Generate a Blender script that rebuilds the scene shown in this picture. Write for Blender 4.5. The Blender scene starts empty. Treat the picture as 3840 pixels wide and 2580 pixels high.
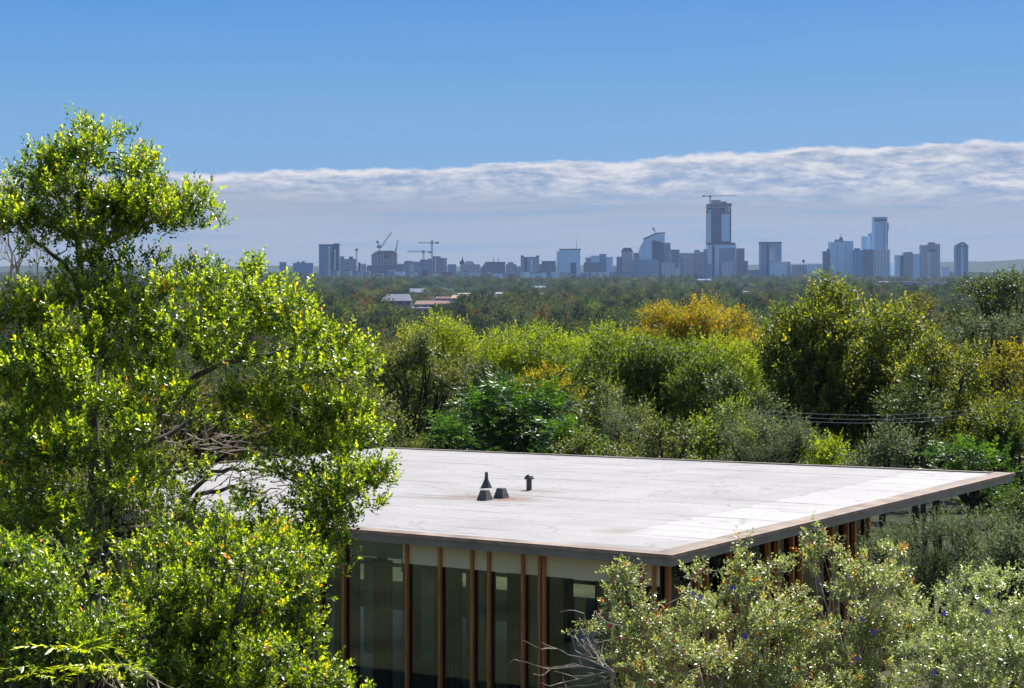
import bpy, math, random
import numpy as np
R = math.radians
rng = np.random.default_rng(7)
random.seed(7)
scene = bpy.context.scene
col = scene.collection
EXPO = 0.85
EG = 1/2**EXPO
CAMZ = 10.0
F = 8000.0            # focal length in photo pixels (3840 wide)
SUN_AZ, SUN_EL = R(31), R(53)      # to the right of the view direction, beyond the scene

def P(px, py, d):
    return np.array(((px - 1920) / F * d, d, CAMZ - (py - 1000) / F * d))

# ------------------------------------------------------------------ terrain
_d = [-300, -60, 0, 12, 25, 42, 72, 90, 120, 200, 400, 700, 1200, 9000, 14000]
_z = [14, 12, 8.4, 5.6, 3.0, 0.0, -0.3, -3, -8, -18, -26, -30, -31, -31, -31]
def gz(x, y):
    z = np.interp(y, _d, _z)
    f = np.clip((np.asarray(y, float) - 500) / 800, 0, 1)
    return z + f * (2.5 * np.sin(y / 170.0 + x / 260.0) + 2.0 * np.sin(x / 140.0 - y / 330.0))

# ------------------------------------------------------------------ helpers
def tag(o, label=None, cat=None, group=None, kind=None):
    if label: o['label'] = label
    if cat: o['category'] = cat
    if group: o['group'] = group
    if kind: o['kind'] = kind
    return o

def empty(name, loc=(0, 0, 0), rz=0, **k):
    o = bpy.data.objects.new(name, None)
    o.empty_display_size = 0.5
    col.objects.link(o); o.location = [float(v) for v in loc]; o.rotation_euler = (0, 0, rz)
    return tag(o, **k)

def link(name, me, parent=None, mat=None, loc=None, **k):
    o = bpy.data.objects.new(name, me)
    col.objects.link(o)
    if mat is not None and not me.materials: me.materials.append(mat)
    if parent is not None: o.parent = parent
    if loc is not None: o.location = [float(v) for v in loc]
    return tag(o, **k)

class MB:
    """collects shapes for one mesh"""
    def __init__(s): s.v = []; s.f = []
    def box(s, x0, x1, y0, y1, z0, z1):
        n = len(s.v)
        s.v += [(x0,y0,z0),(x1,y0,z0),(x1,y1,z0),(x0,y1,z0),(x0,y0,z1),(x1,y0,z1),(x1,y1,z1),(x0,y1,z1)]
        s.f += [tuple(n+i for i in q) for q in ((3,2,1,0),(4,5,6,7),(0,1,5,4),(1,2,6,5),(2,3,7,6),(3,0,4,7))]
        return s
    def prism(s, pts, y0, y1):
        """outline in x,z extruded along y"""
        n = len(s.v); k = len(pts)
        s.v += [(p[0], y0, p[1]) for p in pts] + [(p[0], y1, p[1]) for p in pts]
        s.f += [tuple(n+i for i in range(k)), tuple(n+k+i for i in reversed(range(k)))]
        s.f += [(n+i, n+k+i, n+k+(i+1)%k, n+(i+1)%k) for i in range(k)]
        return s
    def lathe(s, c, prof, sides=16, sq=False):
        n = len(s.v); m = len(prof)
        off = math.pi/4 if sq else 0
        for (r, z) in prof:
            for i in range(sides):
                a = 2*math.pi*i/sides + off
                s.v.append((c[0]+r*math.cos(a), c[1]+r*math.sin(a), c[2]+z))
        for j in range(m-1):
            for i in range(sides):
                a, b = n+j*sides+i, n+j*sides+(i+1)%sides
                s.f.append((a, b, b+sides, a+sides))
        s.f.append(tuple(n+i for i in reversed(range(sides))))
        s.f.append(tuple(n+(m-1)*sides+i for i in range(sides)))
        return s
    def tube(s, pts, radii, sides=6):
        pts = [np.array(p, float) for p in pts]
        if not hasattr(radii, '__len__'): radii = [radii]*len(pts)
        n = len(s.v); m = len(pts)
        for j, p in enumerate(pts):
            t = pts[min(j+1, m-1)] - pts[max(j-1, 0)]
            t = t/(np.linalg.norm(t)+1e-9)
            u = np.cross(t, (0.31, 0.17, 0.93)); 
            if np.linalg.norm(u) < .1: u = np.cross(t, (1, 0, 0))
            u /= np.linalg.norm(u); w = np.cross(t, u)
            for i in range(sides):
                a = 2*math.pi*i/sides
                s.v.append(tuple(p + radii[j]*(math.cos(a)*u + math.sin(a)*w)))
        for j in range(m-1):
            for i in range(sides):
                a, b = n+j*sides+i, n+j*sides+(i+1)%sides
                s.f.append((a, b, b+sides, a+sides))
        s.f.append(tuple(n+i for i in reversed(range(sides))))
        s.f.append(tuple(n+(m-1)*sides+i for i in range(sides)))
        return s
    def mesh(s, name):
        me = bpy.data.meshes.new(name)
        me.from_pydata([tuple(map(float, v)) for v in s.v], [], s.f)
        me.update(); return me
    def build(s, name, mat, parent=None, smooth=False, **k):
        me = s.mesh(name)
        if smooth:
            me.polygons.foreach_set('use_smooth', [True]*len(me.polygons))
        return link(name, me, parent, mat, **k)

# ------------------------------------------------------------------ materials
def new_mat(name):
    m = bpy.data.materials.new(name); m.use_nodes = True
    nt = m.node_tree; nt.nodes.clear()
    out = nt.nodes.new('ShaderNodeOutputMaterial')
    return m, nt, out
def N(nt, t, **k):
    n = nt.nodes.new('ShaderNode' + t)
    for a, b in k.items(): setattr(n, a, b)
    return n
def ramp(nt, stops, interp='LINEAR'):
    n = N(nt, 'ValToRGB'); cr = n.color_ramp; cr.interpolation = interp
    while len(cr.elements) < len(stops): cr.elements.new(0.5)
    for e, (p, c) in zip(cr.elements, stops):
        e.position = p; e.color = (*c, 1) if len(c) == 3 else c
    return n
def math_n(nt, op, a, b=None, c=None, clamp=False):
    n = N(nt, 'Math', operation=op, use_clamp=clamp)
    for i, v in enumerate((a, b, c)):
        if v is None: continue
        if isinstance(v, (int, float)): n.inputs[i].default_value = v
        else: nt.links.new(v, n.inputs[i])
    return n.outputs[0]
def mixc(nt, f, a, b, blend='MIX'):
    n = N(nt, 'Mix', data_type='RGBA', blend_type=blend)
    L = nt.links
    for i, v in ((0, f), (6, a), (7, b)):
        if isinstance(v, (int, float)): n.inputs[i].default_value = v
        elif isinstance(v, tuple): n.inputs[i].default_value = (*v, 1) if len(v) == 3 else v
        else: L.new(v, n.inputs[i])
    return n.outputs[2]

def noisy(name, c1, c2, scale=4, rough=0.7, spec=0.3, stretch=(1,1,1), detail=6, bump=0, metal=0):
    m, nt, out = new_mat(name); L = nt.links
    tc = N(nt, 'TexCoord'); mp = N(nt, 'Mapping'); mp.inputs['Scale'].default_value = stretch
    no = N(nt, 'TexNoise'); no.inputs['Scale'].default_value = scale; no.inputs['Detail'].default_value = detail
    L.new(tc.outputs['Object'], mp.inputs[0]); L.new(mp.outputs[0], no.inputs['Vector'])
    rp = ramp(nt, [(0.3, c1), (0.7, c2)]); L.new(no.outputs[0], rp.inputs[0])
    b = N(nt, 'BsdfPrincipled'); b.inputs['Roughness'].default_value = rough
    b.inputs['Specular IOR Level'].default_value = spec; b.inputs['Metallic'].default_value = metal
    L.new(rp.outputs[0], b.inputs['Base Color'])
    if bump:
        bp = N(nt, 'Bump'); bp.inputs['Strength'].default_value = bump
        L.new(no.outputs[0], bp.inputs['Height']); L.new(bp.outputs[0], b.inputs['Normal'])
    L.new(b.outputs[0], out.inputs[0]); return m

def leaf_mat(name, stops, trans=0.45, tgain=1.6, rough=0.38, spec=0.5, tyel=(1.25, 1.25, 0.35)):
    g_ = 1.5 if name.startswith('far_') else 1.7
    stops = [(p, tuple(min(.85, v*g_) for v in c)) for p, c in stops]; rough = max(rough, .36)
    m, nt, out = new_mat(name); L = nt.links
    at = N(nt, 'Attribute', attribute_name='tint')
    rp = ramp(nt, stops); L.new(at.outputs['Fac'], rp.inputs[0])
    b = N(nt, 'BsdfPrincipled'); b.inputs['Roughness'].default_value = rough
    b.inputs['Specular IOR Level'].default_value = spec
    L.new(rp.outputs[0], b.inputs['Base Color'])
    t = N(nt, 'BsdfTranslucent')
    tc = mixc(nt, 1.0, rp.outputs[0], tuple(v*tgain for v in tyel), 'MULTIPLY')
    L.new(tc, t.inputs[0])
    mx = N(nt, 'MixShader'); mx.inputs[0].default_value = trans
    L.new(b.outputs[0], mx.inputs[1]); L.new(t.outputs[0], mx.inputs[2]); L.new(mx.outputs[0], out.inputs[0])
    return m

def facade(name, wall, glass, floor=5.2, bay=8.0, gz_=0.55, gx=0.7, rough=0.3, spec=0.5, wash=None):
    m, nt, out = new_mat(name); L = nt.links
    tc = N(nt, 'TexCoord'); sp = N(nt, 'SeparateXYZ'); L.new(tc.outputs['Object'], sp.inputs[0])
    fz = math_n(nt, 'FRACT', math_n(nt, 'DIVIDE', sp.outputs[2], floor))
    xy = math_n(nt, 'ADD', sp.outputs[0], math_n(nt, 'MULTIPLY', sp.outputs[1], 0.97))
    fx = math_n(nt, 'FRACT', math_n(nt, 'DIVIDE', xy, bay))
    a = math_n(nt, 'MULTIPLY', math_n(nt, 'LESS_THAN', fz, gz_), math_n(nt, 'LESS_THAN', fx, gx))
    no = N(nt, 'TexNoise'); no.inputs['Scale'].default_value = 0.06; no.inputs['Detail'].default_value = 4
    mp = N(nt, 'Mapping'); mp.inputs['Scale'].default_value = (1, 1, 0.35)
    L.new(tc.outputs['Object'], mp.inputs[0]); L.new(mp.outputs[0], no.inputs['Vector'])
    g2 = tuple(v*1.9 for v in glass); w2 = tuple(v*0.75 for v in wall)
    gc = mixc(nt, no.outputs[0], glass, g2); wc = mixc(nt, no.outputs[0], wall, w2)
    c = mixc(nt, a, wc, gc)
    b = N(nt, 'BsdfPrincipled'); L.new(c, b.inputs['Base Color'])
    b.inputs['Specular IOR Level'].default_value = spec
    r = math_n(nt, 'SUBTRACT', 0.7, math_n(nt, 'MULTIPLY', a, 0.7-rough)); L.new(r, b.inputs['Roughness'])
    L.new(b.outputs[0], out.inputs[0]); return m

# leaf colours: tint runs from old to young, dark stops deepened to paint shaded gaps
M = {}
M['near'] = leaf_mat('glossy_leaf', [(0, (.010,.026,.004)), (.34, (.028,.058,.005)), (.56, (.155,.205,.008)), (.94, (.37,.41,.016)), (.985, (.45,.16,.02))], .44, 2.2, .34, .9, (1.22,1.15,.25))
M['near_dark'] = leaf_mat('dark_glossy_leaf', [(0, (.010,.026,.005)), (.36, (.034,.066,.008)), (.62, (.16,.21,.014)), (.96, (.34,.37,.02)), (1, (.35,.13,.02))], .44, 2.2, .28, .9, (1.18,1.15,.3))
M['shrub'] = leaf_mat('grey_olive_leaf', [(0, (.05,.065,.025)), (.45, (.155,.18,.075)), (.8, (.32,.34,.13)), (.93, (.38,.33,.05)), (.955, (.42,.22,.03)), (.995, (.35,.06,.03))], .38, 1.5, .30, 1.0, (1.2,1.2,.6))
M['shrub2'] = leaf_mat('silvery_olive_leaf', [(0, (.06,.075,.03)), (.45, (.19,.215,.09)), (.85, (.37,.39,.12)), (1, (.33,.31,.05))], .35, 1.4, .32, 1.0, (1.15,1.2,.7))
M['yellow'] = leaf_mat('yellow_green_leaf', [(0, (.04,.06,.006)), (.5, (.15,.175,.010)), (.9, (.32,.33,.015)), (1, (.40,.28,.015))], .38, 1.93, .6, .25, (1.12, 1.18, .35))
M['green'] = leaf_mat('mid_green_leaf', [(0, (.010,.022,.005)), (.4, (.045,.07,.010)), (.6, (.11,.14,.012)), (.9, (.25,.27,.018)), (1, (.28,.24,.02))], .38, 1.81, .55, .3, (1.12, 1.18, .35))
M['gold'] = leaf_mat('golden_leaf', [(0, (.05,.05,.008)), (.4, (.15,.13,.012)), (.8, (.34,.22,.015)), (1, (.42,.20,.015))], .38, 1.7, .6, .2, (1.12, 1.18, .35))
M['bigtree'] = leaf_mat('yellow_tipped_leaf', [(0, (.012,.02,.005)), (.42, (.05,.065,.010)), (.85, (.23,.23,.012)), (1, (.36,.26,.015))], .38, 1.93, .5, .3, (1.12, 1.18, .35))
M['grey'] = leaf_mat('grey_green_leaf', [(0, (.04,.05,.028)), (.6, (.09,.11,.055)), (1, (.16,.17,.08))], .33, 1.4300000000000002, .6, .3, (1.1,1.15,.7))
M['oak'] = leaf_mat('dark_oak_leaf', [(0, (.015,.028,.010)), (.6, (.05,.07,.022)), (1, (.12,.15,.03))], .33, 1.54, .5, .4)
M['brown'] = leaf_mat('brownish_olive_leaf', [(0, (.04,.035,.012)), (.6, (.10,.085,.025)), (1, (.22,.14,.03))], .33, 1.4300000000000002, .6, .25)
M['lush'] = leaf_mat('lush_green_leaf', [(0, (.008,.026,.006)), (.5, (.035,.075,.012)), (1, (.11,.17,.02))], .38, 1.6, .4, .5, (1.1,1.2,.4))
M['olive'] = leaf_mat('olive_leaf', [(0, (.03,.035,.012)), (.6, (.10,.11,.035)), (1, (.22,.22,.05))], .38, 1.59, .5, .4, (1.12, 1.18, .35))
M['far_green'] = leaf_mat('far_green_leaf', [(0, (.02,.035,.012)), (1, (.07,.10,.022))], .35, 1.3, .8, .1)
M['far_dark'] = leaf_mat('far_dark_leaf', [(0, (.012,.022,.012)), (1, (.045,.065,.025))], .3, 1.2, .8, .1)
M['far_grey'] = leaf_mat('far_grey_leaf', [(0, (.035,.045,.028)), (1, (.09,.11,.055))], .3, 1.2, .8, .1)
M['far_brown'] = leaf_mat('far_brown_leaf', [(0, (.05,.035,.014)), (1, (.16,.095,.025))], .3, 1.2, .8, .1)
M['far_yellow'] = leaf_mat('far_yellow_leaf', [(0, (.05,.065,.012)), (1, (.17,.18,.022))], .35, 1.3, .8, .1)
M['bark'] = noisy('grey_bark', (.035,.028,.024), (.12,.10,.085), 9, .9, .2, (1,1,.25), bump=.5)
M['bark_dark'] = noisy('dark_bark', (.015,.012,.010), (.06,.05,.04), 7, .9, .2, (1,1,.25), bump=.4)
M['twig'] = noisy('bare_twig', (.24,.19,.16), (.46,.39,.34), 12, .8, .2)
M['purple'] = noisy('purple_petal', (.12,.05,.55), (.22,.10,.75), 30, .5, .3)
M['pink'] = noisy('crimson_petal', (.55,.03,.08), (.75,.12,.18), 30, .5, .3)

# ------------------------------------------------------------------ foliage
def norm(a): return a / (np.linalg.norm(a, axis=-1, keepdims=True) + 1e-9)
UP = np.array((0, 0, 1.0))

LEAFN = [0]
def leaf_mesh(name, base, d, n, L, W, tint):
    """kite shaped leaves folded on the midrib"""
    k = len(base); LEAFN[0] += k
    side = norm(np.cross(d, n)); n = norm(np.cross(side, d))
    L = L[:, None]; W = W[:, None]
    v = np.empty((k, 4, 3))
    v[:, 0] = base
    v[:, 1] = base + d*L*0.5 + side*W*0.5 + n*W*0.14
    v[:, 2] = base + d*L
    v[:, 3] = base + d*L*0.5 - side*W*0.5 + n*W*0.14
    me = bpy.data.meshes.new(name)
    me.vertices.add(4*k); me.vertices.foreach_set('co', v.reshape(-1).astype(np.float32))
    o = (np.arange(k)*4)[:, None]
    idx = (o + np.array([[0, 1, 2, 0, 2, 3]])).reshape(-1).astype(np.int32)
    me.loops.add(6*k); me.loops.foreach_set('vertex_index', idx)
    me.polygons.add(2*k)
    me.polygons.foreach_set('loop_start', (np.arange(2*k)*3).astype(np.int32))
    me.polygons.foreach_set('loop_total', np.full(2*k, 3, np.int32))
    me.update(calc_edges=True)
    a = me.attributes.new('tint', 'FLOAT', 'POINT')
    a.data.foreach_set('value', np.repeat(tint, 4).astype(np.float32))
    return me

def shoots_to_leaves(base, d, length, k, L, W, spread=1.0, accent=0.0, planar=False, droop=0.0, bright=0.5):
    n = len(base)
    t = (np.arange(k)/(k-1.0))[None, :].repeat(n, 0) + rng.normal(0, .04, (n, k))
    t = np.clip(t, 0, 1)
    if planar:
        u = norm(np.cross(d, UP) + 1e-4); w = norm(np.cross(u, d))
        ang = np.where(np.arange(k) % 2 == 0, 0.0, math.pi)[None, :] + rng.normal(0, .15, (n, k))
    else:
        r = rng.normal(size=(n, 3)); u = norm(np.cross(d, r)); w = np.cross(d, u)
        ang = (np.arange(k)*2.4)[None, :] + rng.uniform(0, 6.28, (n, 1))
    rad = np.cos(ang)[..., None]*u[:, None] + np.sin(ang)[..., None]*w[:, None]
    pos = base[:, None] + d[:, None]*(t*length[:, None])[..., None]
    if droop: pos = pos - UP*(droop*length[:, None]*t**2)[..., None]
    ld = norm(rad*(1.1 - .5*t)[..., None]*spread + d[:, None]*(.35 + .8*t)[..., None] + rng.normal(0, .18, (n, k, 3)))
    if planar:
        ld = norm(ld - UP*0.25)
        nn = w[:, None] + rng.normal(0, .15, (n, k, 3))
    else:
        nn = norm(d[:, None] + .5*UP + rng.normal(0, .55, (n, k, 3)))
    ls = L*(rng.uniform(.65, 1.2, (n, k)))*(1.08 - .4*t)
    sh = rng.uniform(0, 1, (n, 1))**1.15
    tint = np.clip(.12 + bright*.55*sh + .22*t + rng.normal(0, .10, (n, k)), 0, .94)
    if accent:
        a = (rng.uniform(size=(n, 1)) < accent) & (rng.uniform(size=(n, k)) < .6)
        a |= rng.uniform(size=(n, k)) < accent*.25
        tint = np.where(a, rng.uniform(.95, 1, (n, k)), tint)
    f = lambda a: a.reshape(-1, a.shape[-1])
    return f(pos), f(ld), f(nn), ls.reshape(-1), (ls*W).reshape(-1), tint.reshape(-1)

def crown(name, blobs, clump_r, clump_k, per_clump, k, L, W, slen, up=.7, spread=1.0, accent=0.0,
          planar=False, droop=0.0, bright=.5, shell=2.4, seedspread=.55, low=.75):
    """blobs: (centre, radii). returns mesh and clump centres"""
    B, D, Ln, cl = [], [], [], []
    for c, r in blobs:
        c = np.array(c, float); r = np.array(r, float)
        area = 4*math.pi*(((r[0]*r[1])**1.6 + (r[0]*r[2])**1.6 + (r[1]*r[2])**1.6)/3)**(1/1.6)
        nc = max(3, int(clump_k*area/(clump_r**2)))
        dr = norm(rng.normal(size=(nc, 3)))
        dr[:, 2] = np.where(dr[:, 2] < -.3, dr[:, 2]*low*rng.uniform(-.6, 1, nc), dr[:, 2]); dr = norm(dr)
        cc = c + dr*r*(rng.uniform(size=(nc, 1))**(1/shell))
        cl.append(cc)
        csz = rng.uniform(.6, 1.25, (nc, 1))
        ns = np.maximum(2, (per_clump*csz[:, 0]**1.5).astype(int))
        ii = np.repeat(np.arange(nc), ns)
        loc = norm(rng.normal(size=(len(ii), 3)))*(rng.uniform(size=(len(ii), 1))**(1/2.5))
        loc[:, 2] = loc[:, 2]*.8 + .1
        b = cc[ii] + loc*clump_r*csz[ii]
        d = norm(loc*seedspread + (dr/r*r.mean())[ii]*.35 + UP*up + rng.normal(0, .28, b.shape))
        B.append(b); D.append(d); Ln.append(slen*rng.uniform(.6, 1.35, len(b)))
    B = np.concatenate(B); D = np.concatenate(D); Ln = np.concatenate(Ln)
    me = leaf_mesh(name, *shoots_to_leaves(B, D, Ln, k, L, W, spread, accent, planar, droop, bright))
    return me, np.concatenate(cl)

def wob(a, b, n=5, amp=.06, sag=0.0):
    a = np.array(a, float); b = np.array(b, float); L = np.linalg.norm(b-a)
    out = []
    o = rng.normal(0, amp*L, 3)
    for i in range(n):
        t = i/(n-1.0)
        out.append(a + (b-a)*t + o*math.sin(math.pi*t) + rng.normal(0, amp*L*.18, 3)*(0 < i < n-1) + UP*sag*L*math.sin(math.pi*t))
    return out

def limbs(mb, base, fork, centres, r0, twigs=None, twig_n=0, sides=7):
    """trunk from base to fork, a limb to every blob centre and twigs to clumps near it"""
    base = np.array(base, float); fork = np.array(fork, float)
    mb.tube(wob(base, fork, 6, .03), np.linspace(r0, r0*.72, 6), sides+1)
    for c in centres:
        r = r0*.45*rng.uniform(.8, 1.1)
        mid = fork + (np.array(c)-fork)*rng.uniform(.35, .5) + rng.normal(0, .1, 3)*np.linalg.norm(c-fork)*.6
        a = wob(fork, mid, 4, .05, -.02); b = wob(mid, c, 5, .06, .04)
        mb.tube(a, np.linspace(r, r*.7, 4), sides); mb.tube(b, np.linspace(r*.72, r*.28, 5), sides)
        if twigs is not None and twig_n:
            dd = np.linalg.norm(twigs - c, axis=1); near = np.argsort(dd)[:twig_n]
            for j in near:
                s = b[rng.integers(1, 5)]
                mb.tube(wob(s, twigs[j], 4, .09, .03), np.linspace(r*.26, r*.08, 4), 4)

# ------------------------------------------------------------------ ground and hills
def ground():
    ys = np.concatenate([np.linspace(-300, 0, 9), np.linspace(6, 200, 50), np.linspace(215, 1200, 50), np.linspace(1260, 10400, 90)])
    us = np.linspace(-1, 1, 61)
    V = []
    for y in ys:
        w = 200 + max(0, y)*.55
        for u in us:
            x = u*w; V.append((x, y, float(gz(x, y))))
    nx = len(us); Fc = [(j*nx+i, j*nx+i+1, (j+1)*nx+i+1, (j+1)*nx+i) for j in range(len(ys)-1) for i in range(nx-1)]
    me = bpy.data.meshes.new('ground'); me.from_pydata(V, [], Fc); me.update()
    me.polygons.foreach_set('use_smooth', [True]*len(Fc))
    g = noisy('undergrowth_ground', (.035,.04,.02), (.10,.09,.05), .35, .95, .1)
    nt = g.node_tree; bs = [n for n in nt.nodes if n.type == 'BSDF_PRINCIPLED'][0]; src = bs.inputs['Base Color'].links[0].from_socket
    tc = N(nt, 'TexCoord'); sp = N(nt, 'SeparateXYZ'); nt.links.new(tc.outputs['Object'], sp.inputs[0])
    f = math_n(nt, 'DIVIDE', math_n(nt, 'SUBTRACT', sp.outputs[1], 60.0), 60.0, clamp=True)
    nt.links.new(mixc(nt, f, src, mixc(nt, .8, src, (.02,.028,.014))), bs.inputs['Base Color'])
    link('ground', me, None, g, kind='structure')
ground()

def hills():
    m = noisy('wooded_hill', (.02,.032,.018), (.06,.075,.04), .02, .95, .05)
    xs = np.linspace(-4200, 4200, 300)
    rows = [(8600, 0), (8850, .45), (9100, .8), (9400, 1.0), (9700, .9), (10100, .3)]
    V = []
    for (y, f) in rows:
        for x in xs:
            px = 1920 + F*x/y
            h = np.interp(px, [-2000, 900, 2100, 2250, 2700, 3050, 3300, 3500, 3650, 3760, 3900, 4600, 6000],
                          [8, 10, 12, 18, 16, 18, 24, 26, 30, 36, 42, 50, 30])
            h += 2.2*math.sin(x/90.0+y/500) + 1.6*math.sin(x/37.0+1+y/200) + rng.normal(0, .5)
            V.append((x, y, -31 + (h+31)*f*1.05))
    n = len(xs); Fc = [(j*n+i, j*n+i+1, (j+1)*n+i+1, (j+1)*n+i) for j in range(len(rows)-1) for i in range(n-1)]
    me = bpy.data.meshes.new('hills'); me.from_pydata([tuple(map(float, v)) for v in V], [], Fc); me.update()
    link('hills', me, None, m, kind='structure')
hills()

# ------------------------------------------------------------------ the flat roofed house
def house():
    Nx, Ny = 3.28, 44.2
    ang = math.atan2(.843, .538)
    u1 = np.array((math.cos(ang), math.sin(ang))); u2 = np.array((-u1[1], u1[0]))
    H = empty('flat_roofed_house', (Nx, Ny, 0), ang,
              label='low modern house with a wide flat white roof and glass walls between wooden fins', cat='house')
    LU, LV = 20.8, 22.6; ZT = 4.0
    def zt(u, v): return ZT - .26*(u/LU)*(v/LV) - .02*(v/LV)
    def at_front(px, u):      # v where the line u=const shows at column px
        k = (px-1920)/F
        return (k*(Ny+u*u1[1]) - Nx - u*u1[0])/(u2[0]-k*u2[1])
    def at_right(px, v):
        k = (px-1920)/F
        return (k*(Ny+v*u2[1]) - Nx - v*u2[0])/(u1[0]-k*u1[1])
    # membrane material
    m, nt, out = new_mat('white_roof_membrane'); L = nt.links
    tc = N(nt, 'TexCoord'); sp = N(nt, 'SeparateXYZ'); L.new(tc.outputs['Object'], sp.inputs[0])
    X, Y = sp.outputs[0], sp.outputs[1]
    def noise(scale, st=(1,1,1), det=5):
        mp = N(nt, 'Mapping'); mp.inputs['Scale'].default_value = st
        no = N(nt, 'TexNoise'); no.inputs['Scale'].default_value = scale; no.inputs['Detail'].default_value = det
        L.new(tc.outputs['Object'], mp.inputs[0]); L.new(mp.outputs[0], no.inputs['Vector']); return no.outputs[0]
    n1 = noise(.5); n2 = noise(1.2, (1, .25, 1)); n3 = noise(6)
    base = mixc(nt, math_n(nt, 'MULTIPLY', math_n(nt, 'SUBTRACT', n1, .35, clamp=True), 1.6, clamp=True), (.355,.345,.345), (.25,.24,.243))
    # clean coated strip along the right edge
    edge = math_n(nt, 'ADD', Y, math_n(nt, 'MULTIPLY', math_n(nt, 'SUBTRACT', n2, .5), .8))
    strip = math_n(nt, 'MULTIPLY', math_n(nt, 'LESS_THAN', edge, 2.75), math_n(nt, 'GREATER_THAN', X, 2.6))
    base = mixc(nt, strip, base, (.41,.40,.40))
    # seams: dirt gathers along wavy laps that run along the front
    wx = math_n(nt, 'ADD', X, math_n(nt, 'MULTIPLY', math_n(nt, 'SUBTRACT', n2, .5), .16))
    fx = math_n(nt, 'ABSOLUTE', math_n(nt, 'SUBTRACT', math_n(nt, 'FRACT', math_n(nt, 'DIVIDE', wx, 1.93)), .5))
    seam = math_n(nt, 'MULTIPLY', math_n(nt, 'LESS_THAN', fx, .032), math_n(nt, 'MULTIPLY', math_n(nt, 'SUBTRACT', noise(.6, (1,.5,1)), .45, clamp=True), 5.0, clamp=True))
    base = mixc(nt, math_n(nt, 'MULTIPLY', seam, .85), base, (.10,.08,.07))
    # thin soft dirt streaks
    n4 = noise(2.2, (1.6, .12, 1), 8)
    st = math_n(nt, 'MULTIPLY', math_n(nt, 'SUBTRACT', n4, .57, clamp=True), 5.0, clamp=True)
    base = mixc(nt, math_n(nt, 'MULTIPLY', st, .9), base, (.20,.17,.165))
    base = mixc(nt, math_n(nt, 'MULTIPLY', n3, .28), base, (.20,.19,.195))
    spk = math_n(nt, 'MULTIPLY', math_n(nt, 'SUBTRACT', noise(9, (1,1,1), 9), .60, clamp=True), 9.0, clamp=True)
    base = mixc(nt, math_n(nt, 'MULTIPLY', spk, .55), base, (.12,.10,.095))
    n6 = noise(.33, (1, .6, 1), 4)
    ring = math_n(nt, 'LESS_THAN', math_n(nt, 'ABSOLUTE', math_n(nt, 'SUBTRACT', n6, .53)), .006)
    base = mixc(nt, math_n(nt, 'MULTIPLY', ring, .38), base, (.15,.12,.11))
    pond = math_n(nt, 'MULTIPLY', math_n(nt, 'SUBTRACT', n6, .53, clamp=True), 5.0, clamp=True)
    base = mixc(nt, math_n(nt, 'MULTIPLY', pond, .30), base, (.20,.18,.175))
    # rusty dirt patch round the vents
    def patch(cx, cy, rx, ry, rot=0.0):
        dx = math_n(nt, 'DIVIDE', math_n(nt, 'SUBTRACT', X, cx), rx); dy = math_n(nt, 'DIVIDE', math_n(nt, 'SUBTRACT', Y, cy), ry)
        d = math_n(nt, 'SQRT', math_n(nt, 'ADD', math_n(nt, 'MULTIPLY', dx, dx), math_n(nt, 'MULTIPLY', dy, dy)))
        d = math_n(nt, 'ADD', d, math_n(nt, 'MULTIPLY', math_n(nt, 'SUBTRACT', n3, .5), .8))
        return math_n(nt, 'SUBTRACT', 1.0, d, clamp=True)
    def locate(px, py):
        # roof point seen at px,py
        u, v = 5., 5.
        for _ in range(30):
            z = zt(u, v); d = (CAMZ-z)*F/(py-1000)
            w = np.array(((px-1920)/F*d - Nx, d - Ny)); u, v = float(w@u1), float(w@u2)
        return u, v
    for (px, py, rx, ry, s) in ((1850, 1868, .9, 1.9, 1.2), (2010, 1840, .55, 1.4, .6), (2330, 1990, .9, .8, .5), (1660,1868,.25,1.5,.9)):
        pu, pv = locate(px, py)
        base = mixc(nt, math_n(nt, 'MULTIPLY', patch(pu, pv, rx, ry), s, clamp=True), base, (.17,.11,.07))
    b = N(nt, 'BsdfPrincipled'); L.new(base, b.inputs['Base Color']); b.inputs['Roughness'].default_value = .62
    b.inputs['Specular IOR Level'].default_value = .12
    bp = N(nt, 'Bump'); bp.inputs['Strength'].default_value = .25; bp.inputs['Distance'].default_value = .05
    L.new(math_n(nt, 'ADD', n1, math_n(nt, 'MULTIPLY', seam, -.3)), bp.inputs['Height']); L.new(bp.outputs[0], b.inputs['Normal'])
    L.new(b.outputs[0], out.inputs[0]); membrane = m
    # roof slab
    nu, nv = 12, 12; V = []; Fc = []
    lip = .50
    us = np.linspace(0, LU, nu+1); vs = np.linspace(0, LV, nv+1)
    for k, dz in enumerate((0, -.19)):
        for u in us:
            for v in vs: V.append((u, v, zt(u, v)+dz))
    w = nv+1; off = (nu+1)*w
    for i in range(nu):
        for j in range(nv):
            a = i*w+j; Fc.append((a, a+w, a+w+1, a+1)); Fc.append(tuple(off+q for q in (a, a+1, a+w+1, a+w)))
    ring = [i*w for i in range(nu+1)] + [nu*w+j for j in range(1, nv+1)] + [i*w+nv for i in range(nu-1, -1, -1)] + [j for j in range(nv-1, 0, -1)]
    for a, bq in zip(ring, ring[1:]+ring[:1]): Fc.append((a, off+a, off+bq, bq))
    me = bpy.data.meshes.new('roof'); me.from_pydata([tuple(map(float, v)) for v in V], [], Fc); me.update()
    roof = link('roof', me, H, membrane)
    grey = noisy('grey_fascia_metal', (.21,.175,.135), (.31,.26,.20), 1.5, .5, .4, (1,1,1))
    brown = noisy('weathered_brown_flashing', (.12,.09,.07), (.30,.24,.20), 2.0, .7, .3, (.6,.6,4))
    red = noisy('red_brown_edge_lip', (.30,.18,.12), (.46,.32,.24), 3, .6, .3)
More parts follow.
